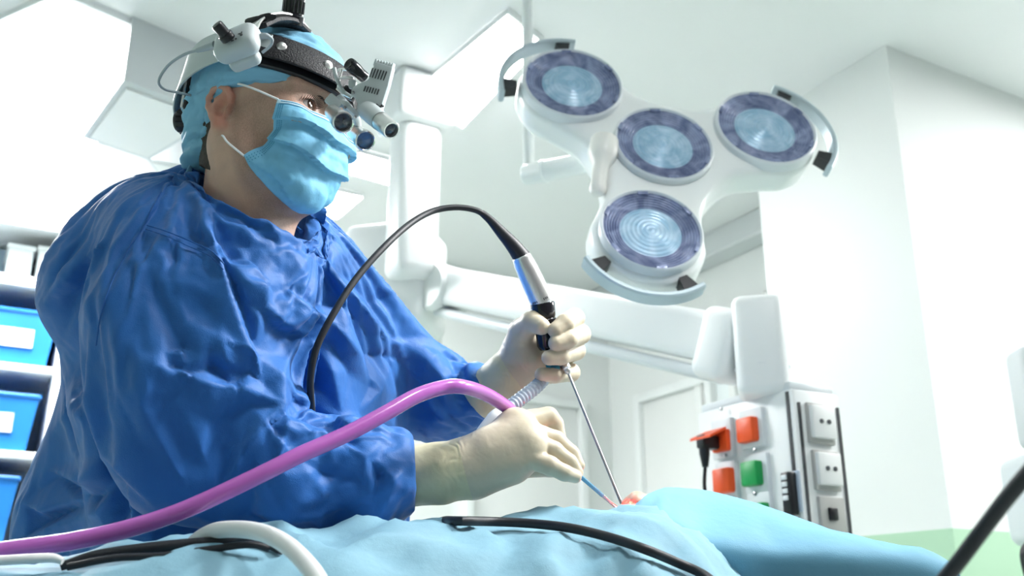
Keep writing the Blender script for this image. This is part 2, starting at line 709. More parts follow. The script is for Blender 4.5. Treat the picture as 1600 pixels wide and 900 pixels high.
def seg_dist(px, py, poly):
    """distance in image units from points to a polyline, and the parameter along it"""
    best = np.full(len(px), 1e9)
    par = np.zeros(len(px))
    side = np.zeros(len(px))
    L = len(poly) - 1
    for i in range(L):
        ax_, ay = poly[i]
        bx, by = poly[i + 1]
        vx, vy = bx - ax_, by - ay
        l2 = vx * vx + vy * vy
        t = np.clip(((px - ax_) * vx + (py - ay) * vy) / l2, 0, 1)
        d = np.hypot(px - ax_ - vx * t, py - ay - vy * t)
        s = np.sign((px - ax_) * vy - (py - ay) * vx)
        m = d < best
        best = np.where(m, d, best)
        par = np.where(m, (i + t) / L, par)
        side = np.where(m, s, side)
    return best, par, side

# ================================================================ THE ROOM
ZC = 2.80          # ceiling
YB = 4.33          # far left-hand wall
XB = 3.07          # far right-hand wall
XP, YP, YP2 = 2.39, 1.80, 2.41   # wall block on the right

struct('floor', MB().box([1.0, 1.5, -.05], [4.2, 3.4, .05]), M['floor'])
struct('ceiling', MB().box([1.0, 1.5, ZC + .05], [4.2, 3.4, .05]), M['ceiling'])
struct('wall_back', MB().box([1.0, YB + .05, ZC / 2], [4.2, .05, ZC / 2]), M['wall'])
struct('wall_right', MB().box([XB + .05, (YP2 + YB) / 2 + .0, ZC / 2], [.05, (YB - YP2) / 2, ZC / 2]), M['wall'])
struct('wall_left', MB().box([-3.25, 1.5, ZC / 2], [.05, 3.4, ZC / 2]), M['wall'])
struct('wall_far_right', MB().box([5.15, -.05, ZC / 2], [.05, 1.85, ZC / 2]), M['wall'])
struct('wall_block', MB().box([(XP + 5.2) / 2, (YP + YP2) / 2, ZC / 2], [(5.2 - XP) / 2, (YP2 - YP) / 2, ZC / 2]), M['wall'])
# boxed beam along the top of the far right wall
a = on_plane(1187, 345, 0, XB)
struct('trim_1', MB().box([XB - .06, (YP2 + YB) / 2, ZC - .06], [.06, (YB - YP2) / 2, .06], b=.01), M['grey_box'])


def wall_door(n, x0, x1, axis, val, ztop, panel_m, inset=.03, frame=.045):
    """door leaf with frame standing on a wall; x0, x1 are picture columns taken at eye level"""
    A, B = on_plane(x0, 700, axis, val), on_plane(x1, 700, axis, val)
    o = 1 - axis
    lo, hi = min(A[o], B[o]), max(A[o], B[o])
    def bx(mb, l, h, z0, z1, t):
        c, s = [0, 0, 0], [0, 0, 0]
        c[o], s[o] = (l + h) / 2, (h - l) / 2
        c[axis], s[axis] = val - t / 2, t / 2
        c[2], s[2] = (z0 + z1) / 2, (z1 - z0) / 2
        mb.box(c, s, b=.004)
    leaf = MB()
    bx(leaf, lo, hi, 0.01, ztop, .02)
    d = tag(obj('door_%d' % n, leaf, panel_m, None), kind='structure')
    fr = MB()
    bx(fr, lo - frame, lo, 0, ztop + frame, .05)
    bx(fr, hi, hi + frame, 0, ztop + frame, .05)
    bx(fr, lo, hi, ztop, ztop + frame, .05)
    obj('door_frame', fr, M['white'], d)
    hd = MB()
    p = [0, 0, 1.02]
    p[o], p[axis] = lo + .07, val - .055
    q = list(p)
    q[o] += .11
    base = list(p)
    base[axis] = val - .02
    hd.tube([base, p, q], .009, smooth=0)
    obj('door_handle', hd, M['steel'], d)
    return d


wall_door(1, 1012, 1118, 0, XB, 2.12, M['white2'])
wall_door(2, 735, 900, 1, YB, 2.12, M['white2'])

# narrow window high on the far right wall
w0, w1 = on_plane(1148, 430, 0, XB), on_plane(1192, 430, 0, XB)
lo, hi = min(w0[1], w1[1]), max(w0[1], w1[1]) + .25
wm = MB()
for (yc, hy, zc, hz) in (((lo + hi) / 2, (hi - lo) / 2 + .04, 2.42, .03), ((lo + hi) / 2, (hi - lo) / 2 + .04, 1.5, .03),
                         (lo - .02, .025, 1.95, .47), (hi + .02, .025, 1.95, .47), (lo + (hi - lo) * .5, .02, 1.95, .45)):
    wm.box([XB - .02, yc, zc], [.02, hy, hz], b=.004)
win = struct('window_1', wm, M['white2'])
obj('window_pane', MB().box([XB - .008, (lo + hi) / 2, 1.95], [.004, (hi - lo) / 2, .45]), mat('frosted_pane', (.78, .83, .84), .3), win, smooth=False)


def ceiling_quad(corners, z=ZC):
    return np.array([on_plane(x, y, 2, z) for x, y in corners])


def ceiling_light(corners, label, t=.02):
    q = ceiling_quad(corners, ZC - .005)
    c = q.mean(0)
    r = thing('ceiling_light', [c[0], c[1], ZC], label, 'ceiling light', 'flat light panels in the ceiling')
    inner = c + (q - c) * .96
    obj('diffuser', MB().prism(inner + [0, 0, -t], [0, 0, t * .8]), M['panel'], r, smooth=False)
    fr = MB()
    for i in range(4):
        k = (i + 1) % 4
        fr.prism([q[i] + [0, 0, -t * .9], q[k] + [0, 0, -t * .9], inner[k] + [0, 0, -t * .9], inner[i] + [0, 0, -t * .9]], [0, 0, t * .9 + .004])
    obj('frame', fr, M['white'], r, smooth=False)


ceiling_light([(795, 12), (850, 60), (722, 195), (640, 142)], 'large bright ceiling light panel between the pendant column and the surgical lamp')
ceiling_light([(95, -20), (282, 66), (140, 240), (-420, 215)], 'huge blown-out ceiling light panel at the upper left, nearest of all')
ceiling_light([(560, 232), (616, 248), (610, 283), (536, 262)], 'small bright ceiling panel just right of the loupes')
ceiling_light([(512, 290), (568, 302), (528, 336), (470, 330)], 'small bright ceiling panel right under the chin of the face mask')


def added_panel(x, y, w, h, label):  # ceiling panel out of view, added to bring more light in
    r = thing('ceiling_light', [x, y, ZC], label, 'ceiling light', 'flat light panels in the ceiling')
    obj('diffuser', MB().box([x, y, ZC - .022], [w, h, .012]), M['panel'], r, smooth=False)
    fr = MB()
    for sx, sy, hx_, hy_ in ((-1, 0, .015, h + .03), (1, 0, .015, h + .03), (0, -1, w, .015), (0, 1, w, .015)):
        fr.box([x + sx * (w + .015), y + sy * (h + .015), ZC - .018], [hx_, hy_, .016])
    obj('frame', fr, M['white'], r, smooth=False)


added_panel(3.5, .7, .38, .38, 'unseen ceiling panel added beyond the right edge to brighten the pale wall')
added_panel(.80, .10, .15, .20, 'unseen ceiling panel added above the operating table for more light, out of the frame')


def ceiling_box(name, corners, zb, label, cat):
    q = ceiling_quad(corners, zb)
    c = q.mean(0)
    r = thing(name, [c[0], c[1], ZC], label, cat)
    obj('housing', MB().prism(q, [0, 0, ZC - zb - .001]), M['grey_box'], r, smooth=False)
    inner = c + (q - c) * .86
    obj('grille', MB().prism(inner + [0, 0, -.008], [0, 0, .012]), M['white2'], r, smooth=False)


ceiling_box('air_diffuser', [(193, 125), (345, 182), (232, 250), (128, 215)], 2.58,
            'grey box-shaped air diffuser hanging from the ceiling behind the headset cable', 'air diffuser')
ceiling_box('ceiling_duct', [(228, 247), (352, 272), (330, 300), (262, 288)], 2.62,
            'small pale ceiling duct box behind the neck of the surgeon', 'duct')

# ---------------------------------------------------------------- cabinet with bins on the left
YC = 3.95
xr = on_plane(112, 400, 1, YC)[0]           # inner edge of the right stile
xl = xr - 1.05
xR = xr + .16
ztop = on_plane(90, 300, 1, YC)[2]
cab = thing('storage_cabinet', [(xl + xR) / 2, YB - .2, 0], 'tall white storage cabinet with open shelves at the left behind the surgeon', 'cabinet')
zsh = [on_plane(60, y, 1, YC)[2] for y in (440, 570, 706)]
zsh += [zsh[2] - (zsh[1] - zsh[2]), zsh[2] - 2 * (zsh[1] - zsh[2]), .12]
fr = MB()
fr.box([(xr + xR) / 2, (YC + YB) / 2, ztop / 2], [(xR - xr) / 2, (YB - YC) / 2, ztop / 2], b=.006)
fr.box([xl - .03, (YC + YB) / 2, ztop / 2], [.03, (YB - YC) / 2, ztop / 2], b=.006)
fr.box([(xl + xr) / 2, (YC + YB) / 2, ztop - .07], [(xr - xl) / 2, (YB - YC) / 2 - .002, .07], b=.006)
obj('carcass', fr, M['white'], cab)
obj('back_panel', MB().box([(xl + xr) / 2, YB - .015, ztop / 2], [(xr - xl) / 2, .012, ztop / 2 - .15]), M['shelf_back'], cab, smooth=False)
for z in zsh:
    obj('shelf', MB().box([(xl + xr) / 2, (YC + YB) / 2 - .005, z - .014], [(xr - xl) / 2 - .001, (YB - YC) / 2 - .02, .014], b=.003), M['white'], cab)
cl = MB()
for k in range(3):
    x = xl + (xr - xl) * (k + .0) / 2
    cl.box([x, YC - .012, (ztop - .14 + zsh[0]) / 2], [.018, .010, (ztop - .14 - zsh[0]) / 2], b=.003)
cl.box([(xl + xr) / 2, YC - .012, ztop - .15], [(xr - xl) / 2, .010, .02], b=.003)
cl.box([(xl + xr) / 2, YC - .012, zsh[0] - .012], [(xr - xl) / 2, .010, .02], b=.003)
gd = obj('glazed_door', cl, M['white'], cab)
gl = mat('door_glass', (.9, .95, .96), .03, trans=1.0, ior=1.05)
obj('glass_pane', MB().box([(xl + xr) / 2, YC - .012, (ztop - .14 + zsh[0]) / 2], [(xr - xl) / 2, .002, (ztop - .16 - zsh[0]) / 2]), gl, gd, smooth=False)


def open_bin(name, x0, x1, y0, y1, z0, h, m, label, cat, group, card=None, taper=.02):
    c = [(x0 + x1) / 2, (y0 + y1) / 2, z0]
    r = thing(name, c, label, cat, group)
    t = .006
    mb = MB()
    o = [(x0 + taper, y0 + taper), (x1 - taper, y0 + taper), (x1 - taper, y1 - taper), (x0 + taper, y1 - taper)]
    u = [(x0, y0), (x1, y0), (x1, y1), (x0, y1)]
    V, Fc = [], []
    for z, q, s in ((z0, o, 0), (z0 + h, u, 0), (z0 + h, u, t), (z0 + t, o, t)):
        for (x, y) in q:
            V.append((x + (s if x < c[0] else -s), y + (s if y < c[1] else -s), z))
    Fc.append((3, 2, 1, 0))
    for a in range(3):
        for i in range(4):
            k = (i + 1) % 4
            Fc.append((a * 4 + i, a * 4 + k, a * 4 + 4 + k, a * 4 + 4 + i))
    Fc.append((12, 13, 14, 15))
    mb.add(V, Fc)
    b = obj('bin_body', mb, m, r, smooth=False)
    rim = MB()
    for i in range(4):
        k = (i + 1) % 4
        rim.tube([(*u[i], z0 + h), (*u[k], z0 + h)], .008, n=8, smooth=0)
    obj('rim', rim, m, r)
    if card:
        w, hh = card
        obj('label_card', MB().box([c[0] + .02, y0 + taper * .5 - .004, z0 + h * .5], [w, .002, hh]), M['label'], r, smooth=False)
    return r


bw = .36
for row, (zi, lab) in enumerate(((1, 'upper shelf'), (2, 'middle shelf'))):
    h = (zsh[zi - 1] - zsh[zi]) * .64
    xe = on_plane(92 if row == 0 else 66, 600 if row else 520, 1, YC)[0]
    xe = min(xe, xr - .01)
    for k in range(2):
        open_bin('storage_bin', xe - bw * (k + 1) - .02 * k, xe - (bw + .02) * k, YC + .03, YB - .06, zsh[zi] + .001, h, M['blue_bin'],
                 ('blue bin with a white label card on the %s of the cabinet' % lab) if k == 0 else
                 ('blue bin farther left on the %s of the cabinet, cut by the frame' % lab), 'bin', 'blue bins in the cabinet', (.085, .035))
xe = on_plane(24, 790, 1, YC)[0]
open_bin('storage_bin', xe - bw, xe, YC + .03, YB - .06, zsh[3] + .001, (zsh[2] - zsh[3]) * .7, M['blue_bin'],
         'lowest blue bin, at the left edge beside the gown', 'bin', 'blue bins in the cabinet')
for k, (xa, xb, hh) in enumerate(((12, 52, .15), (60, 106, .16))):
    A, B = on_plane(xa, 400, 1, YC + .1)[0], on_plane(xb, 400, 1, YC + .1)[0]
    r = thing('carton', [(A + B) / 2, YC + .22, zsh[0]], ('left' if k == 0 else 'right') + ' white carton behind the glass at the top of the cabinet', 'carton', 'cartons behind the cabinet glass')
    obj('box_body', MB().box([(A + B) / 2, YC + .22, zsh[0] + hh / 2 + .001], [(B - A) / 2, .11, hh / 2], b=.004), M['white'], r)
    obj('lid', MB().box([(A + B) / 2, YC + .22, zsh[0] + hh + .011], [(B - A) / 2 + .006, .116, .010], b=.003), M['white2'], r)

# ================================================================ PENDANT ARM WITH SERVICE HEAD
pen = thing('ceiling_pendant', list(on_plane(650, 100, 2, ZC)), 'white ceiling-mounted supply pendant with column, jointed arm and service head', 'supply pendant')
dc = 3.36
top = P(651, 165, dc)
cxy = top[:2]
cb = P(651, 470, dc)
zb = cb[2]
rcol = pr(39, dc)
col = MB()
col.box([cxy[0], cxy[1], (ZC + zb) / 2], [rcol * .86, rcol * .86, (ZC - zb) / 2], b=rcol * .45, seg=4)
obj('column', col, M['white'], pen)
zc0 = P(651, 215, dc)[2]
zc1 = P(651, 140, dc)[2]
fl = MB()
fl.box([cxy[0], cxy[1], (zc0 + ZC) / 2], [rcol * 1.22, rcol * 1.22, (ZC - zc0) / 2 - .001], b=rcol * .25, seg=4)
obj('column_collar', fl, M['white'], pen)
# elbow housing at the foot of the column
e0 = P(618, 443, dc - .05)
AX = [nz(RT * .95 + FH * -.25), nz(FH * .95 + RT * .25), ZZ]
eh = MB()
eh.box(e0, [pr(66, dc), .13, pr(82, dc)], AX, b=.035, seg=4)
obj('elbow_housing', eh, M['white'], pen)
eb = MB()
eb.box(P(628, 522, dc - .05), [pr(52, dc), .10, pr(10, dc)], AX, b=.015, seg=3)
obj('elbow_base', eb, M['white2'], pen)
A0, A1 = P(690, 452, 3.2), P(1150, 544, 2.28)
axd = nz(A1 - A0)
axs = nz(np.cross(axd, ZZ))
axu = np.cross(axs, axd)
hw0, hw1 = .065, .065
arm = MB()
L = np.linalg.norm(A1 - A0)
arm.box((A0 + A1) / 2 + axu * .012, [L / 2, .055, pr(34, 2.7)], [axd, axs, axu], b=.022, seg=4)
obj('arm', arm, M['white'], pen)
ar2 = MB()
ar2.box((A0 + A1) / 2 - axu * pr(42, 2.7), [L / 2 - .03, .040, pr(9, 2.7)], [axd, axs, axu], b=.012, seg=3)
obj('arm_underside_channel', ar2, M['plate'], pen)
ad = MB()
ad.lathe([(.001, -.07), (.07, -.07), (.078, -.055), (.078, .055), (.07, .07), (.001, .07)], A0 + axd * .02, axs, n=36)
obj('arm_joint', ad, M['white'], pen)
ad = MB()
ad.box(A1 - axd * .03, [.05, .062, pr(58, 2.3)], [axd, axs, axu], b=.03, seg=4)
obj('arm_end_joint', ad, M['white'], pen)
dh = 2.24
hp = P(1188, 545, dh)
hb = MB()
XW, YW = np.array([1., 0, 0]), np.array([0, 1., 0])
hb.box(hp, [pr(39, dh), pr(42, dh), pr(79, dh)], [nz(RT * .97 - FH * .25), nz(FH * .97 + RT * .25), ZZ], b=.022, seg=4)
obj('head_joint', hb, M['white'], pen)
nk = MB()
zt = P(1235, 605, dh)[2]
nk.lathe([(.05, -.035), (.05, .0), (.062, .006)], [hp[0], hp[1], zt + .03], ZZ, n=32)
obj('swivel_neck', nk, M['plate'], pen)
# service head: box aligned with the room
E = P(1237, 606, 2.12)          # near top corner
yfar = on_plane(1090, 650, 0, E[0])[1]
xfar = on_plane(1309, 612, 1, E[1])[0]
zb2 = E[2] - .72
cx, cy = (E[0] + xfar) / 2, (E[1] + yfar) / 2
hx, hy = (xfar - E[0]) / 2, (yfar - E[1]) / 2
sh = MB()
sh.box([cx, cy, (E[2] + zb2) / 2], [hx, hy, (E[2] - zb2) / 2], b=.006, seg=2)
head = obj('service_head', sh, M['white'], pen)
tc_ = MB()
tc_.box([cx, cy, E[2] + .008], [hx * .94, hy * .94, .010], b=.004)
obj('head_cover', tc_, M['plate'], head)


def on_left(px, py):
    return on_plane(px, py, 0, E[0])


def on_front(px, py):
    return on_plane(px, py, 1, E[1])


def plate_left(name, px, py, wp, hp_, t, m, b=.003):
    """plate on the left face of the head; centre and size in picture units"""
    c = on_left(px, py)
    w = abs(on_left(px + wp / 2, py)[1] - on_left(px - wp / 2, py)[1])
    h = abs(on_left(px, py + hp_ / 2)[2] - on_left(px, py - hp_ / 2)[2])
    return obj(name, MB().box([c[0] - t / 2, c[1], c[2]], [t / 2 + .001, w / 2, h / 2], b=b), m, head), c, w, h


def plate_front(name, px, py, wp, hp_, t, m, b=.003):
    c = on_front(px, py)
    w = abs(on_front(px + wp / 2, py)[0] - on_front(px - wp / 2, py)[0])
    h = abs(on_front(px, py + hp_ / 2)[2] - on_front(px, py - hp_ / 2)[2])
    return obj(name, MB().box([c[0], c[1] - t / 2, c[2]], [w / 2, t / 2 + .001, h / 2], b=b), m, head), c, w, h


# sockets on the left face
for (x, y) in ((1133, 686), (1179, 670), (1140, 752), (1187, 740), (1192, 800)):
    plate_left('socket_plate', x, y, 36 if x > 1150 else 32, 62, .010, M['plate'])
lid_lab = {0: 'orange', 1: 'orange', 2: 'green', 3: 'green'}
for (x, y, m, cn) in ((1178, 673, 'orange', 'orange socket cover'), (1141, 752, 'orange', 'orange socket cover'),
                      (1185, 741, 'green', 'green socket cover'), (1196, 806, 'green', 'green socket cover')):
    o, c, w, h = plate_left('socket_cover', x, y, 26, 39, .030, M[m], b=.006)
    o['label'] = cn
# the socket whose cover is flipped up
o, c, w, h = plate_left('socket_cover', 1135, 690, 24, 34, .022, M['orange'], b=.004)
o['label'] = 'orange open socket'
fl = MB()
p0, p1 = on_left(1115, 676), on_left(1147, 668)
zt_ = c[2] + .022
fl.prism([[E[0] - .024, p0[1], zt_], [E[0] - .024, p1[1], zt_], [E[0] - .072, p1[1], zt_ - .022], [E[0] - .072, p0[1], zt_ - .022]], [0, 0, .006])
o = obj('flipped_cover', fl, M['orange'], head, smooth=False)
o['label'] = 'orange cover standing open'
for (px, py) in ((1133, 640), (1141, 712), (1186, 704), (1186, 772)):
    q = on_left(px, py)
    obj('screw', MB().lathe([(.004, 0), (.004, .004), (.001, .005)], [q[0] - .010, q[1], q[2]], [-1, 0, 0], n=12), M['steel'], head)
# rails and slots
for (x0, y0, x1, y1, wpx, m, nm) in ((1230, 612, 1248, 800, 5, 'dark_gap', 'slot'),):
    a0, a1 = on_left(x0, y0), on_left(x1, y1)
    obj(nm, MB().box([E[0] - .001, a0[1], (a0[2] + a1[2]) / 2], [.002, .004, (a0[2] - a1[2]) / 2]), M[m], head, smooth=False)
for px in (1250, 1310):
    q = on_front(px, 660)
    obj('slot', MB().box([q[0], E[1] - .001, (E[2] + zb2) / 2 - .01], [.0035, .002, (E[2] - zb2) / 2 - .02]), M['dark_gap'], head, smooth=False)
for (y, m) in ((661, 'white'), (734, 'white'), (806, 'beige_plate')):
    px = 1279 + (y - 661) * .13
    plate_front('outlet_back', px, y + 2, 39, 62, .008, M['beige_plate'])
    if m == 'white':
        o, c, w, h = plate_front('outlet', px, y, 36, 50, .018, M['white2'], b=.004)
        for s in (-1, 1):
            obj('outlet_hole', MB().lathe([(.005, 0), (.005, .003)], [c[0] + s * .011, c[1] - .0185, c[2]], [0, -1, 0], n=14), M['dark_gap'], head)
    else:
        o, c, w, h = plate_front('rocker_switch', px - 2, y - 2, 13, 20, .014, M['black'], b=.003)

# plug in the flipped socket with its hanging cord
q = on_left(1131, 702)
plg = thing('power_plug', [q[0] - .05, q[1], q[2] - .06], 'black power plug with cord hanging from the open orange socket', 'plug')
pm = MB()
pm.box([q[0] - .046, q[1], q[2] + .012], [.025, .014, .016], b=.006)
pm.lathe([(.012, 0), (.012, .02), (.007, .05)], [q[0] - .058, q[1], q[2] + .005], [0, 0, -1], n=16)
obj('plug_body', pm, M['black'], plg)
obj('cord', MB().tube([[q[0] - .058, q[1], q[2] - .04], [q[0] - .060, q[1] + .004, q[2] - .10], [q[0] - .054, q[1] - .012, q[2] - .2], [q[0] - .05, q[1] - .02, q[2] - .34]], .0042, n=10), M['black'], plg)

# black bed-control holder clipped to the near corner
q = on_left(1244, 770)
hold = thing('handset', [q[0] - .02, q[1], q[2] - .06], 'black corded handset hanging on the corner of the service head', 'handset')
hm = MB()
qa, qb = on_left(1243, 738), on_left(1249, 806)
hm.box([q[0] - .017, q[1] + .001, (qa[2] + qb[2]) / 2], [.012, .013, (qa[2] - qb[2]) / 2], b=.005)
obj('handset_body', hm, M['black'], hold)
clp = MB()
clp.box([q[0] - .004, q[1] + .004, (qa[2] + qb[2]) / 2 + .005], [.004, .022, (qa[2] - qb[2]) / 2 * .95], b=.003)
obj('clear_holder', clp, M['clear_grey'], hold)
for k in range(4):
    z = qa[2] - .012 - k * .014
    obj('button', MB().box([q[0] - .030, q[1] + .001, z], [.002, .007, .005], b=.0015), M['plate'], hold)
obj('cord', MB().tube([[q[0] - .017, q[1], qb[2] + .004], [q[0] - .018, q[1] + .002, qb[2] - .08], [q[0] - .016, q[1] - .004, qb[2] - .24]], .004, n=10), M['black'], hold)

# ================================================================ SURGICAL LAMP
DL = 2.10
C0 = P(1036, 228, DL)
TW = -FW
# in-plane axes of the lamp face, recovered from its foreshortening
pa_ = (RT * 180.5 + UP * -38) / 184.5
pb_ = (RT * 29.9 + UP * 142 - TW * 114) / 184.5
pa_ = nz(pa_)
pb_ = nz(pb_ - pa_ * np.dot(pa_, pb_))
LX = .88 * pa_ + .476 * pb_
LY = nz(-.476 * pa_ + .88 * pb_)
LX = nz(LX - LY * np.dot(LX, LY))
LN = nz(np.cross(LX, LY))
if np.dot(LN, TW) < 0:
    LN = -LN


def lp(x, y, z=0.0):
    return C0 + LX * x + LY * y + LN * z


lamp = thing('surgical_lamp', list(lp(0, 0, -.05)), 'white Y-shaped operating lamp with four round blue lenses on a ceiling arm', 'surgical lamp')
LEN = .250
mods = [(0, 0, .106)] + [(LEN * math.cos(math.radians(a_)), LEN * math.sin(math.radians(a_)), r_) for a_, r_ in ((0, .112), (120, .110), (240, .102))]
# image y runs down while LY was recovered from picture rows: match each lens to its place in the picture
want = [(1036, 228), (1208, 198), (897, 125), (1000, 373)]
best = None
for sg in (1, -1):
    e = 0
    for (x, y, r_), (wx, wy) in zip(mods, want):
        px, py, _ = project(np.array([lp(x, sg * y)]))
        e += abs(px[0] - wx) + abs(py[0] - wy)
    if best is None or e < best[0]:
        best = (e, sg)
print('lamp fit error', best)
mods = [(x, best[1] * y, r_) for x, y, r_ in mods]
sd = SDF(np.arange(-.42, .42, .008), np.arange(-.42, .42, .008), np.arange(-.16, .08, .006))


def lampf(x, y, z):
    d = np.hypot(x, y) - .116
    for (mx, my, r_) in mods[1:]:
        h = np.clip((x * mx + y * my) / (mx * mx + my * my), 0, 1)
        q = np.hypot(x - mx * h, y - my * h) - (.096 + .022 * h ** 3)
        k = .075
        hh = np.maximum(k - np.abs(d - q), 0) / k
        d = np.minimum(d, q) - hh * hh * k * .25
    # rounded shell: thicker in the middle
    re = .022
    zc = z + .045
    hz = .040 + .012 * np.exp(-(x * x + y * y) / .05) * (zc < 0)
    qx, qz = d + re, np.abs(zc) - hz + re
    return np.minimum(np.maximum(qx, qz), 0) + np.hypot(np.maximum(qx, 0), np.maximum(qz, 0)) - re


sd.func(lampf, 'u')
V, Q = sd.mesh(2)
V = np.array([lp(*p) for p in V])
if np.dot(np.cross(LX, LY), LN) < 0:
    Q = Q[:, ::-1]
obj('lamp_shell', (V, Q), M['lamp_body'], lamp, angle=None)
glass = mat('lamp_glass', (.72, .78, .95), .04, trans=1.0, ior=1.12)
for i, (x, y, r_) in enumerate(mods):
    o = lp(x, y, -.004)
    rg = MB()
    rg.lathe([(r_ * .93, .0), (r_ * .95, .012), (r_ * .985, .016), (r_ * 1.02, .012), (r_ * 1.03, -.01)], o, LN, n=64, cap0=False, cap1=False)
    ring = obj('lens_ring', rg, M['plate'], lamp)
    # reflector with concentric ribs
    pf = []
    n = 60
    for k in range(n + 1):
        t = k / n
        rr = r_ * (.60 + .35 * t)
        pf.append((rr, .001 + .008 * t + .0030 * abs(math.sin(t * 6.5 * math.pi))))
    lr = MB()
    lr.lathe(pf, o, LN, n=64, cap0=False, cap1=False)
    obj('ribbed_reflector', lr, M['lens_rim'], lamp, angle=None)
    pf = []
    n = 48
    for k in range(n + 1):
        t = k / n
        pf.append((max(1e-4, r_ * .62 * t), .010 - .007 * t ** 2 + .0007 * math.sin(t * 7 * 2 * math.pi)))
    pf[0] = (1e-4, .016)
    lc = MB()
    lc.lathe(pf, o, LN, n=64, cap0=False, cap1=False)
    obj('centre_diffuser', lc, M['lens_core'], lamp, angle=None)
    # clips round the rim
    for k in range(6):
        a_ = k * math.pi / 3 + .3
        c = o + (LX * math.cos(a_) + LY * math.sin(a_)) * r_ * .93 + LN * .012
        obj('lens_clip', MB().box(c, [.004, .011, .003], [LX * math.cos(a_) + LY * math.sin(a_), -LX * math.sin(a_) + LY * math.cos(a_), LN], b=.001), M['lens_rim'], lamp)
for (x, y, r_), (aw, spread) in zip(mods[1:], ((0, 54), (120, 54), (240, 50))):
    ac = math.atan2(y, x)
    R_ = r_ + .048
    G = []
    for t in np.linspace(-1, 1, 28):
        a_ = ac + math.radians(spread) * t
        e = LX * math.cos(a_) + LY * math.sin(a_)
        c = lp(x, y, -.018) + e * R_
        hw, th = .017, .006
        G.append([c + e * th * u + LN * hw * v for u, v in ((-1, -.8), (-1, .8), (-.5, 1), (.5, 1), (1, .8), (1, -.8), (.5, -1), (-.5, -1))])
    mb = MB()
    m_, n_ = len(G), 8
    V = [p for ring_ in G for p in ring_]
    Fc = [(i * n_ + j, i * n_ + (j + 1) % n_, (i + 1) * n_ + (j + 1) % n_, (i + 1) * n_ + j) for i in range(m_ - 1) for j in range(n_)]
    Fc += [tuple(range(n_))[::-1], tuple((m_ - 1) * n_ + j for j in range(n_))]
    mb.add(V, Fc)
    bmrail = obj('grip_rail', mb, M['rail'], lamp)
    for t in (-.80, .80):
        a_ = ac + math.radians(spread) * t
        e = LX * math.cos(a_) + LY * math.sin(a_)
        f_ = -LX * math.sin(a_) + LY * math.cos(a_)
        c = lp(x, y, -.020)
        i0, i1 = R_ - .005, r_ + .012
        mb = MB()
        base = [c + e * i0 + f_ * .017, c + e * i0 - f_ * .017, c + e * i1 - f_ * .009, c + e * i1 + f_ * .009]
        mb.prism([p - LN * .014 for p in base], LN * .028)
        obj('rail_bracket', mb, M['black'], lamp, smooth=False)
# sterile handle
hp0 = P(941, 246, DL - .04)
hp1 = hp0 + LN * .03 + nz(P(932, 312, DL - .10) - hp0) * .085
mb = MB()
hd_ = nz(P(932, 310, DL - .10) - hp0)
mb.lathe([(.030, -.045), (.032, -.01), (.026, .008), (.0175, .022), (.0165, .06), (.0185, .088), (.012, .098), (.001, .100)], hp0, hd_, n=32)
obj('sterile_handle', mb, M['ivory'], lamp)
# support arm and drop rod behind
sa, sb = P(820, 274, 2.36), P(940, 250, 2.26)
mb = MB()
d_ = nz(sb - sa)
mb.lathe([(.001, 0), (.022, 0), (.026, .006), (.027, .05), (.0285, .052), (.0285, .056), (.026, .058), (.024, np.linalg.norm(sb - sa) + .03)], sa, d_, n=32)
obj('support_arm', mb, M['lamp_body'], lamp)
rb = P(826, 268, 2.37)
mb = MB()
mb.lathe([(.014, 0), (.014, ZC - rb[2] - .002)], rb, ZZ, n=20)
mb.lathe([(.06, -.02), (.065, .0)], [rb[0], rb[1], ZC - .001], ZZ, n=28)
obj('drop_rod', mb, M['lamp_body'], lamp)

# unseen second lamp head, added above the frame for directional light on the surgeon
s2 = np.array([1.42, .62, 2.30])
aim = nz(np.array([.42, 1.16, 1.30]) - s2)
sat = thing('surgical_lamp', list(s2), 'round operating lamp added above the frame to light the surgeon', 'surgical lamp')
mb = MB().lathe([(.02, -.10), (.10, -.085), (.165, -.03), (.172, .0), (.165, .008), (.158, .004)], s2, aim, n=48, cap1=False)
obj('lamp_shell', mb, M['lamp_body'], sat)
mb = MB().lathe([(.157, -.004), (.08, -.002), (.0001, -.001)], s2, aim, n=48, cap0=False, cap1=False)
obj('added_lamp_lens', mb, M['lens_core'], sat)
mb = MB().tube([s2 - aim * .09, s2 - aim * .16 + ZZ * .03, [s2[0] + .10, s2[1] - .12, 2.55], [s2[0] + .10, s2[1] - .12, ZC - .002]], .02, n=16)
obj('added_lamp_arm', mb, M['lamp_body'], sat)
ld = bpy.data.lights.new('added_key_light', 'AREA')  # added key light in front of the unseen lamp head
ld.shape = 'DISK'
ld.size = .30
ld.energy = SPOT_POWER
ld.spread = math.radians(75)
lo_ = bpy.data.objects.new('added_key_light', ld)
COL.objects.link(lo_)
lo_.location = s2 + aim * .012
lo_.rotation_euler = Vector(aim).to_track_quat('-Z', 'Y').to_euler()

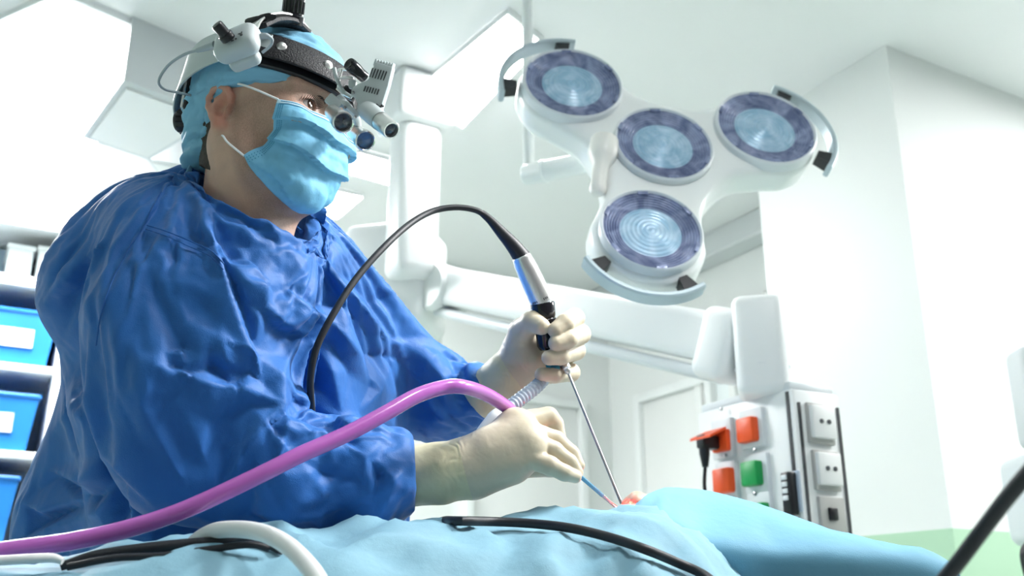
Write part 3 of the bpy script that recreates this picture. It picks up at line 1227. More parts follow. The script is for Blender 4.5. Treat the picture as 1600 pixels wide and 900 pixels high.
# ================================================================ MONITOR ON THE RIGHT EDGE
dm = 2.35
mo = thing('medical_monitor', list(P(1674, 870, dm)), 'pale grey medical unit with a rounded screen at the right edge', 'medical unit')
AXM = [RT, FH, ZZ]
mb = MB()
mb.box(P(1684, 622, dm), [pr(93, dm), .05, pr(80, dm)], AXM, b=.025, seg=4)
obj('screen_housing', mb, M['grey_box'], mo)
obj('screen', MB().box(P(1687, 622, dm) - FH * .051, [pr(78, dm), .002, pr(62, dm)], AXM, b=.001), M['grey_box'], mo)
mb = MB()
mb.box(P(1686, 780, dm), [pr(95, dm), .09, pr(70, dm)], AXM, b=.03, seg=4)
obj('console', mb, M['plate'], mo)
for k in range(4):
    obj('key', MB().box(P(1614, 735 + k * 13, dm) - FH * .091, [.012, .003, .005], AXM, b=.001), M['plate'], mo)
obj('vent_slot', MB().box(P(1614, 718, dm) - FH * .091, [.016, .002, .002], AXM), M['dark_gap'], mo)
mb = MB()
pt_ = P(1679, 850, dm)
mb.box([pt_[0], pt_[1], pt_[2] / 2 + .03], [.035, .035, pt_[2] / 2 - .03], AXM, b=.01)
mb.box([pt_[0], pt_[1], .06], [.20, .20, .02], AXM, b=.01)
obj('stand', mb, M['black'], mo)
mb = MB()
mb.tube([P(1622, 845, dm - .06), P(1604, 862, dm - .08), P(1610, 900, dm - .08), P(1624, 940, dm - .06)], .014, n=14)
mb.tube([P(1630, 845, dm - .09), P(1618, 875, dm - .10), P(1628, 915, dm - .09)], .012, n=14)
obj('cable_bundle', mb, M['black'], mo)
for sx in (-1, 1):
    for sy in (-1, 1):
        obj('caster', MB().lathe([(.012, -.014), (.03, -.012), (.03, .012), (.012, .014)], np.array([pt_[0], pt_[1], .031]) + RT * .16 * sx + FH * .16 * sy, RT, n=24), M['black'], mo)

# ================================================================ THE SURGEON
# head frame: hf = facing, hs = to his right (towards the camera), hu = up
TH = math.radians(26)
hf = RT * math.cos(TH) - FH * math.sin(TH)
hs = -FH * math.cos(TH) - RT * math.sin(TH)
hu = ZZ.copy()
tilt = math.radians(-4)
hf, hu = hf * math.cos(tilt) + hu * math.sin(tilt), hu * math.cos(tilt) - hf * math.sin(tilt)
HK = .95
HO = P(360, 168, 1.13) - hs * .072
HAX = np.array([hf, hs, hu])


def H(f, s, u):
    return HO + (hf * f + hs * s + hu * u) * HK


def Hl(V):
    return (np.asarray(V) - HO) @ HAX.T / HK


def S(px, py, d, rpx):
    return (P(px, py, d), pr(rpx, d))


nb = P(385, 330, 1.24)                       # base of the neck
hip = P(390, 800, 1.31)
surgeon = thing('person', [hip[0], hip[1], 0.0],
                'surgeon in blue gown, cap and face mask holding an endoscope and a suction instrument', 'person')


def head_sdf(sd, F, o=0.0, neck=None, ears=True, eyes=True, nose=True):
    """F maps head coordinates to the world, AX are the head axes"""
    def G(f, s, u):
        return F[0] + (F[1][0] * f + F[1][1] * s + F[1][2] * u) * HK
    AXh = F[1]
    o = o - .002
    sd.ell(G(-.012, 0, .048), (.100 + o, .077 + o, .088 + o), AXh, k=.0)
    sd.ell(G(.033, 0, -.012), (.053 + o, .060 + o, .080 + o), AXh, k=.03)
    for s in (-1, 1):
        sd.cap(G(.004, s * .056, -.036), G(.026, s * .048, -.070), .020 + o, .017 + o, k=.03)
        sd.cap(G(.026, s * .048, -.070), G(.062, s * .012, -.088), .017 + o, .014 + o, k=.025)
        sd.ell(G(.066, s * .042, -.012), (.026 + o, .024 + o, .022 + o), AXh, k=.025)
        sd.cap(G(.088, s * .012, .034), G(.074, s * .050, .032), .011 + o, .010 + o, k=.014)
    sd.ell(G(.064, 0, -.085), (.017 + o, .020 + o, .015 + o), AXh, k=.02)
    sd.ell(G(.066, 0, -.048), (.020 + o, .030 + o, .022 + o), AXh, k=.02)
    if nose:
        sd.cap(G(.086, 0, .022), G(.090, 0, -.018), .007 + o, .009 + o, k=.012)
        for s in (-1, 1):
            sd.ell(G(.082, s * .011, -.022), (.011 + o, .008 + o, .009 + o), AXh, k=.008)
    if eyes:
        for s in (-1, 1):
            sd.ell(G(.094, s * .033, .010), (.012, .019, .011), AXh, k=.014, op='s')
            sd.ell(G(.0735, s * .033, .010), (.0150, .0155, .0150), AXh, k=.005)
            sd.ell(G(.0900, s * .0335, .0095), (.012, .0135, .0050), AXh, k=.002, op='s')
            sd.ell(G(.0735, s * .033, .010), (.0121, .0121, .0121), AXh, k=.0, op='s')
    if ears:
        for s in (-1, 1):
            def E(f, l, u):
                return G(f * .84 - .006, s * (.071 + l * .84), u * .84 - .002)
            a2 = math.radians(-12)
            EA = [AXh[0] * math.cos(a2) + AXh[2] * math.sin(a2), AXh[1] * s * .94 - AXh[0] * .3, AXh[2] * math.cos(a2) - AXh[0] * math.sin(a2)]
            EA[1] = nz(EA[1] - EA[0] * np.dot(EA[0], EA[1]) - EA[2] * np.dot(EA[2], EA[1]))
            sd.ell(E(-.009, .005, .006), (.0135, .0075, .0235), EA, k=.006)
            rim = [(.008, .006, .006), (.010, .010, .018), (.005, .013, .028), (-.006, .016, .033), (-.018, .018, .029), (-.024, .019, .016),
                   (-.023, .018, .002), (-.018, .014, -.011), (-.011, .010, -.022)]
            sd.ell(E(-.008, .017, .013), (.0115, .0036, .0140), EA, k=.003, op='s')
            sd.chain([(E(*p), .0031) for p in rim], k=.003)
            sd.ell(E(-.005, .008, -.025), (.0065, .0042, .0082), EA, k=.005)
            sd.chain([(E(*p), .0027) for p in ((-.003, .010, .022), (-.012, .013, .015), (-.015, .014, .003), (-.011, .012, -.009), (-.004, .010, -.013))], k=.004)
            sd.ell(E(-.003, .014, .000), (.0072, .0085, .0095), EA, k=.003, op='s')
            sd.ell(E(.006, .009, -.004), (.0040, .0036, .0052), EA, k=.003)


lo = np.minimum(H(-.2, -.15, -.2), H(.2, .15, .2))
xs = spaced(nb[0] - .42, nb[0] + .62, .013, (HO[0] - .135, HO[0] + .145), .0019)
ys = spaced(nb[1] - .52, nb[1] + .42, .013, (HO[1] - .135, HO[1] + .135), .0019)
zs = spaced(-.01, HO[2] + .20, .014, (HO[2] - .19, HO[2] + .16), .0019)
sd = SDF(xs, ys, zs)
head_sdf(sd, (HO, HAX))
# neck, with the muscle behind the ear
nk_top = H(-.022, 0, -.030)
nb_c = H(-.022, 0, -.150)
sd.cap(H(-.024, 0, -.02), nb_c, .053, .050, k=.03)
for s in (-1, 1):
    sd.cap(H(-.022, s * .052, -.035), H(.020, s * .022, -.165), .014, .012, k=.025)
# shoulders, trunk, arms and legs inside the gown
SHN, SHF = P(235, 395, 1.16), P(540, 475, 1.40)
sd.cap(nb_c, (SHN + SHF) / 2 - ZZ * .08, .044, .045, k=.02)
sd.cap(SHN - ZZ * .02, SHF - ZZ * .02, .032, .032, k=.03)
chest = P(390, 580, 1.34)
sd.cap(chest, hip, .085, .095, k=.03)
sd.cap(P(340, 540, 1.31), P(470, 560, 1.38), .055, .055, k=.03)
hipz = np.array([hip[0], hip[1], .98])
sd.cap(hip, hipz, .10, .11, k=.05)
for s in (-1, 1):
    q = nz(SHF - SHN) * s * .085
    q[2] = 0
    kn = hipz + q - ZZ * .48
    an = hipz + q - ZZ * .90
    sd.cap(hipz + q, kn, .085, .055, k=.04)
    sd.cap(kn, an, .052, .036, k=.02)
    sd.cap([an[0], an[1], .045], [an[0] + hf[0] * .15 - FH[0] * .0, an[1] + hf[1] * .15, .035], .040, .032, k=.02)
ELN, WRN = P(300, 705, 1.085), P(738, 729, 1.155)
ELF, WRF = P(600, 635, 1.43), P(790, 590, 1.375)
sd.chain([(SHN - ZZ * .01, .046), (ELN, .036)], k=.02)
sd.chain([(ELN, .036), (P(655, 741, 1.152), .024), (WRN, .021)], k=.01)
sd.chain([(SHF - ZZ * .01, .046), (ELF, .036)], k=.02)
sd.chain([(ELF, .036), (WRF, .015)], k=.01)
HEAD_SD = sd
V, Q = sd.mesh(1)
body = obj('body', (V, Q), M['skin'], surgeon, angle=None)
L = Hl(V)
# complexion: reddish ears, beard stubble along the jaw
flush = np.clip((np.abs(L[:, 1]) - .0735) / .004, 0, 1) * (L[:, 0] < .012) * (L[:, 0] > -.05) * np.clip((L[:, 2] + .034) / .01, 0, 1) * (L[:, 2] < .05)
q = np.maximum(np.maximum((L[:, 2] - .008 - .35 * (L[:, 0] - .03)) / .018, (.012 - L[:, 0] - .25 * (L[:, 2] + .03)) / .014), (-.150 - L[:, 2]) / .03)
stub = np.clip(1 - q, 0, 1) * (L[:, 2] > -.16)
for nm, arr in (('flush', flush), ('stubble', stub)):
    at = body.data.attributes.new(nm, 'FLOAT', 'POINT')
    at.data.foreach_set('value', arr.astype(np.float32))

# eyes, lashes, brows
for s in (1, -1):
    mb = MB()
    prof = [(max(1e-5, .0116 * math.sin(t)), -.0116 * math.cos(t)) for t in np.linspace(0.02, math.pi - .02, 26)]
    look = nz(hf * .97 + hs * .10 * s + hs * -.18 + hu * .05)
    mb.lathe(prof, H(.0735, s * .033, .010), look, n=32)
    e = obj('eyeball', mb, M['eye_white'], surgeon)
    mb = MB()
    mb.lathe([(.0060, .0099), (.0057, .0109), (.0045, .0114), (.0024, .01185), (1e-4, .0120)], H(.0735, s * .033, .010), look, n=28, cap0=False, cap1=False)
    obj('iris', mb, M['iris'], e)
    mb = MB()
    for t in np.linspace(-1, 1, 15):
        ss = s * (.0335 + .0125 * t)
        base = H(.0872 - .0035 * t * t - (.006 if t > 0 else 0) * t * t, ss, .0150 - .0035 * t * t)
        mb.tube([base, base + hf * .004 + hs * s * .0018 * t + hu * .0006, base + hf * .0075 + hs * s * .004 * t + hu * .003], [.0006, .0005, .0002], n=5, smooth=3)
    tag(obj('eyelashes', mb, M['hair'], surgeon), kind='stuff')
    mb = MB()
    rng = random.Random(5)
    for k in range(150):
        t = rng.random() * .82
        fu = .0215 + .0095 * math.sin(min(1, t * 1.5) * math.pi * .6) + rng.uniform(-.0042, .0042) * (1 - .5 * t)
        ss = s * (.013 + .040 * t)
        base = H(.0905 - .020 * t ** 1.6, ss, fu + .002)
        mb.tube([base, base + hs * s * .004 + hu * .002 * (1 - 2 * t) + hf * .0015, base + hs * s * .008 + hu * .001 * (1 - 3 * t) - hf * .001], [.0006, .0005, .0002], n=4, smooth=2)
    tag(obj('eyebrow', mb, M['hair'], surgeon), kind='stuff')

# hair at the nape, the temples and a shadow of stubble is left to the skin
xs = np.arange(HO[0] - .14, HO[0] + .14, .0026)
ys = np.arange(HO[1] - .14, HO[1] + .14, .0026)
zs = np.arange(HO[2] - .13, HO[2] + .15, .0026)
XS = (xs, ys, zs)
sd = SDF(*XS)
sd.ell(H(-.012, 0, .048), (.1022, .0792, .0902), HAX, k=0)
sd.cap(H(-.028, 0, -.02), H(-.030, 0, -.14), .0565, .0565, k=.03)
sd.half(H(-.031, 0, 0), nz(hf * 1.0 + hu * .10))
sd.half(H(-.045, 0, -.064), -hu - hf * .5)
V, Q = sd.mesh(1)
V = V + normals(V, Q) * (perlin(V, .004, 3) * .0012)[:, None]
obj('hair', (V, Q), M['hair'], surgeon)

# cap
sd = SDF(*XS)
sd.ell(H(-.014, 0, .052), (.107, .085, .092), HAX, k=0)
sd.ell(H(-.072, 0, .000), (.030, .060, .050), HAX, k=.03)
sd.cap(H(-.096, .028, -.020), H(-.102, .030, -.046), .014, .008, k=.02)


def capf(x, y, z):
    px, py, pz = x - HO[0], y - HO[1], z - HO[2]
    f = (px * hf[0] + py * hf[1] + pz * hf[2]) / HK
    u = (px * hu[0] + py * hu[1] + pz * hu[2]) / HK
    line = np.where(f > -.004, .025 + .10 * (f + .004) + .5 * np.maximum(f - .075, 0), np.maximum(.025 + 1.25 * (f + .004), -.050))
    return line - u


sd.func(capf)
V, Q = sd.mesh(1)
N = normals(V, Q)
L = Hl(V)
edge = L[:, 2] - np.where(L[:, 0] > -.004, .025 + .10 * (L[:, 0] + .004), np.maximum(.025 + 1.25 * (L[:, 0] + .004), -.05))
wr = np.abs(perlin(V * [1, 1, 2.2] + 3, .032, 8)) * .010 + np.abs(perlin(V * [1, 1, 1.8] + 1, .014, 9)) * .0022
band = np.exp(-((edge - .012) / .005) ** 2) * .0022 - np.exp(-((edge - .0215) / .002) ** 2) * .0016
V = V + N * (wr - .002 + band)[:, None]
tag(obj('surgical_cap', (V, Q), M['cap'], surgeon, angle=None), 'light blue disposable cap')
# tie ends of the cap hanging behind the neck
mb = MB()
for (a, b, c, w) in (((-.094, .030, -.050), (-.092, .034, -.085), (-.075, .040, -.125), .013), ((-.098, .012, -.045), (-.104, .014, -.075), (-.095, .022, -.105), .010)):
    pts = [H(*a), H(*b), H(*c)]
    pts, _ = catmull(np.array(pts), np.zeros(3), 8)
    G = [[p + hs * w * t + hf * (w * t * .7 + .003 * math.sin(i * .7 + t * 3)) for t in (-1, -.5, 0, .5, 1)] for i, p in enumerate(pts)]
    mb.grid(G)
obj('cap_ties', mb, M['cap'], surgeon, angle=None, solid=.0012)

# mask: a pleated sheet from ear side round the nose and chin
sd0 = []
NT, NW = 90, 120
rows = []
tk = [0, .22, .45, .7, .88, 1.0]
edge_f = [.064, .064, .060, .052, .042, .032]
edge_s = [.060, .0625, .063, .063, .062, .060]
edge_u = [.003, -.014, -.032, -.046, -.056, -.065]
cen_f = [.096, .102, .100, .092, .078, .050]
cen_u = [.004, -.016, -.040, -.068, -.088, -.102]
mid_u = [-.005, -.017, -.038, -.066, -.088, -.104]


def lerp_tab(t, tab):
    return float(np.interp(t, tk, tab))


for it in range(NT + 1):
    t = it / NT
    ef, es, eu = (lerp_tab(t, q) for q in (edge_f, edge_s, edge_u))
    cf, cu, mu = (lerp_tab(t, q) for q in (cen_f, cen_u, mid_u))
    row = []
    for iw in range(NW + 1):
        w = -1 + 2 * iw / NW
        g = 1 - abs(w)                       # 0 at the ear side, 1 at the centre line
        sw = math.sin(g * math.pi / 2)
        cw = math.cos(g * math.pi / 2)
        p = .80
        f = ef + (cf - ef) * sw ** .85
        s_ = es * cw ** p * (1 if w > 0 else -1)
        u = eu * (1 - g) ** 2 + mu * 2 * g * (1 - g) + cu * g * g
        # side edges gather the pleats; ridges run forward from them
        grow = min(1, g * 2.2)
        ph = t * 3.0 + .18 * math.sin(g * 3)
        saw = (ph % 1.0)
        pl = (saw ** 1.5 - .4) * .0095 * (.35 + .65 * grow) * math.sin(min(1, max(0, (t - .06) / .16)) * math.pi / 2) * min(1, (1 - t) * 9)
        row.append([f, s_, u, pl, t, g])
    rows.append(row)
A = np.array(rows)
G = HO + (A[..., 0:1] * hf + A[..., 1:2] * hs + A[..., 2:3] * hu) * HK
du = np.gradient(G, axis=0)
dv = np.gradient(G, axis=1)
n_ = np.cross(dv, du)
n_ /= np.linalg.norm(n_, axis=2)[..., None] + 1e-12
ctr = H(.02, 0, -.05)
if ((G - ctr) * n_).sum() < 0:
    n_ = -n_
for _ in range(6):                           # the sheet lies on the face, never inside it
    pen_ = np.maximum(.0022 - sample(HEAD_SD, G.reshape(-1, 3)), 0).reshape(NT + 1, NW + 1)
    G = G + n_ * pen_[..., None] * .9
for _ in range(2):
    G[1:-1, 1:-1] = (G[:-2, 1:-1] + G[2:, 1:-1] + G[1:-1, :-2] + G[1:-1, 2:]) / 4
flat = G.reshape(-1, 3)
crump = (np.abs(perlin(flat + 2, .028, 4)) * .0042 + np.abs(perlin(flat, .012, 5)) * .0020).reshape(NT + 1, NW + 1)
crump *= np.clip(A[..., 5] * 5, 0, 1) * np.clip(A[..., 4] * 7, 0, 1)
G = G + n_ * (A[..., 3] + crump)[..., None]
mk = MB().grid(G)
mask = obj('face_mask', mk, [M['mask'], M['mask_edge']], surgeon, angle=None, solid=.0012)
mi = np.zeros((NT, NW), np.int32)
mi[:7] = 1                                   # pale top band
mask.data.polygons.foreach_set('material_index', mi.ravel())
tag(mask, 'light blue pleated face mask')
# stitched weld dots along the mask edges
mb = MB()


def dot(i, j, r):
    if 0 <= i <= NT and 0 <= j <= NW:
        mb.box(G[i, j] + n_[i, j] * .0002, [r, r, .0003], [nz(dv[i, j]), nz(np.cross(n_[i, j], dv[i, j])), n_[i, j]])


M['weld'] = mat('mask_weld', (.06, .30, .52), .6)
wj = [[NW - 3, NW - 5, NW - 7], [2, 4, 6]]
for side in wj:
    for j in side:
        for i in range(8, NT - 1, 2):
            dot(i, j, .0005)
for i in (3, 8):
    for j in range(3, NW - 3, 1):
        dot(i, j, .0005)
tag(obj('weld_stitching', mb, M['weld'], mask, smooth=False), kind='stuff')
for (iw, s) in ((NW, 1), (0, -1)):
    top_, bot_ = G[0, iw], G[NT, iw]
    for (p, q, r2) in ((top_, H(.004, s * .079, .030), (.030, s * .0745, .012)), (bot_, H(-.006, s * .076, -.036), (.010, s * .071, -.050))):
        mb = MB()
        m1 = (p + q) / 2 + hs * s * .008
        mb.tube([p - hs * s * .001, m1, q, q - hf * .016 - hs * s * .004], .0013, n=8, smooth=5)
        obj('ear_loop', mb, M['elastic'], mask)

# ---------------------------------------------------------------- gown
GOWN_FRAMES = 24
xs = np.arange(nb[0] - .50, nb[0] + .62, .0072)
ys = np.arange(nb[1] - .62, nb[1] + .50, .0072)
zs = np.arange(.40, nb[2] + .12, .0072)
sd = SDF(xs, ys, zs)


def C(a, b, k):
    sd.cap(a[0], b[0], a[1], b[1], k=k)


DA = 1.12          # near arm depth
# shoulders and chest
C(S(258, 385, 1.17, 92), S(385, 400, 1.25, 90), .06)
C(S(385, 400, 1.25, 90), S(520, 478, 1.40, 72), .06)
sd.ell(P(385, 375, 1.245), (.085, .085, .062), k=.05)
C(S(345, 500, 1.27, 140), S(470, 520, 1.34, 118), .06)
C(S(352, 405, 1.20, 95), S(440, 440, 1.265, 88), .05)
C(S(392, 384, 1.195, 72), S(452, 412, 1.235, 62), .06)
C(S(300, 362, 1.19, 74), S(380, 360, 1.225, 70), .06)
C(S(345, 520, 1.28, 145), S(345, 800, 1.33, 165), .07)
C(S(470, 520, 1.33, 130), S(455, 800, 1.34, 165), .07)
# gown back, pushed out behind the shoulder
C(S(200, 420, 1.24, 85), S(138, 474, 1.22, 66), .04)
C(S(222, 368, 1.19, 80), S(146, 452, 1.20, 68), .05)
C(S(148, 476, 1.22, 60), S(200, 640, 1.30, 60), .05)
C(S(180, 640, 1.30, 66), S(128, 800, 1.30, 85), .05)
C(S(128, 800, 1.30, 85), S(108, 900, 1.30, 100), .05)
# near sleeve
C(S(240, 378, 1.14, 84), S(246, 500, 1.10, 112), .015)
C(S(246, 500, 1.10, 112), S(268, 620, 1.085, 118), .015)
C(S(268, 620, 1.085, 118), S(306, 706, 1.09, 112), .02)
C(S(306, 706, 1.09, 112), S(420, 728, 1.10, 100), .015)
C(S(420, 728, 1.10, 100), S(560, 738, 1.13, 82), .015)
C(S(560, 738, 1.13, 82), S(655, 742, 1.15, 66), .015)
# far sleeve
C(S(525, 480, 1.41, 66), S(585, 590, 1.44, 72), .03)
C(S(585, 590, 1.44, 76), S(690, 634, 1.42, 60), .03)
C(S(690, 634, 1.42, 60), S(785, 600, 1.385, 42), .03)
# skirt of the gown
hem = np.array([hip[0], hip[1], .50])
sd.cap(P(330, 800, 1.30), hem - RT * .06, .16, .18, k=.06)
sd.cap(P(455, 800, 1.34), hem + RT * .06, .15, .18, k=.06)
# sleeve ends and neck opening
sd.half(P(646, 745, 1.15), nz(P(720, 732, 1.155) - P(560, 738, 1.135)), within=(P(700, 740, 1.15), .075))
sd.half(P(764, 606, 1.385), nz(P(800, 585, 1.375) - P(700, 632, 1.42)), within=(P(796, 595, 1.38), .055))
sd.cap(H(-.016, 0, -.160), H(-.014, 0, -.085), .063, .060, k=.05)
NKC = H(-.013, 0, -.112)
NKN = nz(hf * .060 + hu * .125)
sd.cap(NKC - NKN * .095 + hf * .01, NKC + hf * .004, .118, .058, k=.03)
sd.half(NKC, NKN, within=(NKC, .092))
V, Q = sd.mesh(2)
N = normals(V, Q)
disp = np.zeros(len(V))
# hand-laid folds: polylines in picture coordinates, height (m), half width (px); + ridge, - valley
px, py, dd = project(V)
facing = np.clip(((CAM - V) * N).sum(1) / np.linalg.norm(CAM - V, axis=1) * 2.5, 0, 1)
FOLDS = [
    # where the near sleeve stands proud of the chest
    ([(345, 345), (376, 430), (408, 520), (438, 590), (480, 632)], -.010, 40),
    ([(285, 362), (335, 440), (374, 530), (396, 590)], .010, 34),
    # behind the sleeve
    ([(122, 604), (148, 678), (192, 745)], -.012, 26),
]
for poly, amp, wdt in FOLDS:
    q, par, side = seg_dist(px, py, poly)
    prof = np.maximum(1 - q / (wdt * 1.35), 0) ** 1.35
    disp += facing * amp * prof * np.sin(np.clip(par, 0.03, .97) * math.pi) ** .5
# calm the cloth at the neck binding
calm = np.clip((np.linalg.norm(V - NKC, axis=1) - .075) / .05, 0, 1)
disp *= .05 + .95 * calm
V = V + N * disp[:, None]


def settle(V, Q, pin, inner, frames, shrink, bend, grav, seed_noise=.0012):
    """lets a slightly oversized sheet buckle and settle on a body, giving cloth its creases"""
    off = V.mean(0)
    nrm = normals(V, Q)
    me = bpy.data.meshes.new('settling')
    me.from_pydata((V - off + nrm * (perlin(V, .03, 77) * seed_noise)[:, None]).tolist(), [], Q.tolist())
    go = bpy.data.objects.new('settling', me)
    COL.objects.link(go)
    mc = bpy.data.meshes.new('settling_body')
    mc.from_pydata((V - off - nrm * inner).tolist(), [], Q.tolist())
    co = bpy.data.objects.new('settling_body', mc)
    COL.objects.link(co)
    co.modifiers.new('collision', 'COLLISION')
    co.collision.thickness_outer = .003
    co.collision.cloth_friction = 15
    vg = go.vertex_groups.new(name='pin')
    vg.add([int(i) for i in np.nonzero(pin)[0]], 1.0, 'REPLACE')
    cm = go.modifiers.new('cloth', 'CLOTH')
    st = cm.settings
    st.quality = 5
    st.mass = .15
    st.tension_stiffness = st.compression_stiffness = 20
    st.shear_stiffness = 10
    st.bending_stiffness = bend
    st.effector_weights.gravity = grav
    st.vertex_group_mass = 'pin'
    st.shrink_min = -shrink
    cm.collision_settings.distance_min = .003
    cm.point_cache.frame_start = 1
    cm.point_cache.frame_end = frames
    SC.frame_start, SC.frame_end = 1, frames
    for f in range(1, frames + 1):
        SC.frame_set(f)
    ev = go.evaluated_get(bpy.context.evaluated_depsgraph_get())
    m2 = ev.to_mesh()
    out = np.empty(len(m2.vertices) * 3)
    m2.vertices.foreach_get('co', out)
    ev.to_mesh_clear()
    out = out.reshape(-1, 3) + off
    for o in (go, co):
        d = o.data
        bpy.data.objects.remove(o)
        bpy.data.meshes.remove(d)
    SC.frame_set(1)
    SC.frame_start, SC.frame_end = 1, 1
    return out


def subdivide(V, Q):
    me = bpy.data.meshes.new('finer')
    me.from_pydata(V.tolist(), [], Q.tolist())
    o = bpy.data.objects.new('finer', me)
    COL.objects.link(o)
    s = o.modifiers.new('subdivide', 'SUBSURF')
    s.levels = s.render_levels = 1
    ev = o.evaluated_get(bpy.context.evaluated_depsgraph_get())
    m2 = ev.to_mesh()
    a = np.empty(len(m2.vertices) * 3)
    m2.vertices.foreach_get('co', a)
    q = np.empty(len(m2.loops), np.int32)
    m2.loops.foreach_get('vertex_index', q)
    ev.to_mesh_clear()
    bpy.data.objects.remove(o)
    bpy.data.meshes.remove(me)
    return a.reshape(-1, 3), q.reshape(-1, 4).astype(np.int64)


FOLD_DEPTH = 1.05
SETTLE = True
if SETTLE:
    V, Q = keep_faces(V, Q, V[:, 2] > .80)
    pin = (np.linalg.norm(V - NKC, axis=1) < .072) | (V[:, 2] < .85)
    pin |= (np.linalg.norm(V - P(652, 742, 1.15), axis=1) < .085) & ((V - P(628, 743, 1.15)) @ nz(P(720, 732, 1.155) - P(560, 738, 1.135)) > 0)
    pin |= (np.linalg.norm(V - P(785, 600, 1.385), axis=1) < .052)
    V = settle(V, Q, pin, .012, GOWN_FRAMES, .08, .12, .30)
V, Q = subdivide(V, Q)
Vs = V
for _ in range(14):
    Vs = relax(Vs, Q, .6)
N = normals(Vs, Q)
# stiff non-woven cloth breaks into flat facets: ridge (+) and valley (-) lines, linearly filled in between
CREASES = [
    ([(300, 210), (345, 325), (390, 420), (396, 475)], -.007), ([(290, 190), (262, 300), (250, 420)], .005),
    ([(380, 120), (440, 160), (470, 245)], .010), ([(350, 110), (420, 180), (450, 250)], -.006), ([(462, 205), (500, 300), (540, 420)], -.016),
    ([(490, 200), (545, 290), (560, 330)], .012), ([(430, 90), (500, 140), (560, 210)], .007), ([(470, 100), (540, 180), (600, 260)], -.006),
    ([(555, 335), (600, 380), (615, 440)], -.012), ([(600, 370), (650, 345), (700, 368), (760, 440)], .014), ([(625, 420), (645, 480), (625, 525)], -.012),
    ([(545, 440), (590, 480), (625, 522)], .010), ([(655, 400), (700, 470), (720, 560)], .008), ([(690, 400), (745, 470), (760, 550)], -.008),
    ([(765, 430), (790, 510), (800, 565)], .010), ([(735, 345), (775, 430), (782, 500)], -.008), ([(600, 200), (640, 260), (655, 330)], .007),
    ([(560, 130), (610, 180), (640, 230)], -.006), ([(680, 245), (760, 335), (820, 405)], .011), ([(700, 235), (785, 320), (835, 400)], -.008), ([(650, 215), (720, 320), (770, 380)], -.007),
    ([(480, 275), (528, 425), (546, 492)], .013), ([(390, 424), (455, 410), (528, 440)], .011), ([(396, 478), (460, 458), (530, 470)], -.012),
    ([(330, 458), (390, 476), (500, 505), (600, 542)], .014), ([(345, 425), (370, 455), (392, 500)], -.007), ([(440, 420), (470, 450), (490, 500)], .007),
    ([(480, 700), (505, 660), (562, 580), (602, 545)], .012), ([(462, 720), (468, 640), (500, 560)], -.010), ([(570, 582), (680, 605), (780, 650)], .008),
    ([(600, 552), (720, 602), (785, 592)], -.009), ([(700, 560), (740, 590), (800, 610)], .008), ([(780, 652), (826, 700), (800, 772)], .009), ([(842, 618), (805, 680), (790, 745)], -.010),
    ([(620, 640), (700, 690), (720, 760)], -.006), ([(600, 700), (680, 720), (780, 700)], .006), ([(500, 760), (600, 770), (700, 750)], .005),
    ([(100, 322), (150, 272), (232, 190)], .010), ([(130, 405), (165, 300), (212, 215)], -.008), ([(175, 420), (190, 320), (240, 230)], .006),
    ([(160, 480), (230, 640), (340, 765)], .010), ([(200, 420), (240, 520), (300, 620)], -.005), ([(270, 440), (300, 540), (350, 640)], .005), ([(320, 540), (380, 640), (400, 720)], -.006),
    ([(110, 602), (160, 545), (185, 575)], .010), ([(105, 672), (180, 700), (240, 690)], .014), ([(122, 690), (190, 742), (252, 702)], -.016),
    ([(50, 742), (100, 762), (170, 735)], .015), ([(40, 822), (100, 782), (180, 748)], -.012), ([(30, 842), (110, 800), (205, 762)], .012), ([(250, 690), (262, 760), (240, 830)], -.014), ([(270, 700), (290, 780), (270, 830)], .010),
    ([(850, 410), (900, 450), (930, 480)], .010), ([(840, 440), (890, 500), (940, 540)], -.009), ([(860, 560), (920, 570), (990, 560)], .008), ([(990, 470), (1010, 500), (1020, 560)], .008), ([(960, 480), (980, 520), (985, 570)], -.008),
]
from mathutils.geometry import delaunay_2d_cdt
rng = np.random.default_rng(7)
cp, ch_, ce = [], [], []
for poly, amp in CREASES:
    pts = np.array(poly, float) * .74 + [0, 234]
    base = len(cp)
    n = len(pts)
    for i, p in enumerate(pts):
        cp.append(p + rng.normal(0, 1.0, 2))
        ch_.append(amp * FOLD_DEPTH * (.25 if i in (0, n - 1) else rng.uniform(.85, 1.15)))
        if i:
            ce.append((base + i - 1, base + i))
npts = len(cp)
gx_, gy_ = np.meshgrid(np.arange(-60, 900, 38), np.arange(230, 960, 38))
for x, y in zip(gx_.ravel() + rng.uniform(-12, 12, gx_.size), gy_.ravel() + rng.uniform(-12, 12, gx_.size)):
    if min(seg_dist(np.array([x]), np.array([y]), [tuple(np.array(q) * .74 + [0, 234]) for q in poly])[0][0] for poly, _ in CREASES) > 17:
        cp.append(np.array([x, y]))
        ch_.append(rng.normal(0, .0016))
res = delaunay_2d_cdt([Vector(p) for p in cp], ce, [], 0, 1e-4)
tv = np.array([v[:] for v in res[0]])
th_ = np.array([np.mean([ch_[k] for k in o]) if len(o) else 0.0 for o in res[3]])
for k, o in enumerate(res[3]):               # crossings of two lines
    if not len(o):
        j = np.argsort(np.hypot(*(tv - tv[k]).T))[1:4]
        th_[k] = th_[j].mean()
px, py, dd = project(V)
facing = np.clip(((CAM - V) * N).sum(1) / np.linalg.norm(CAM - V, axis=1) * 2.5, 0, 1)
hgt = np.zeros(len(V))
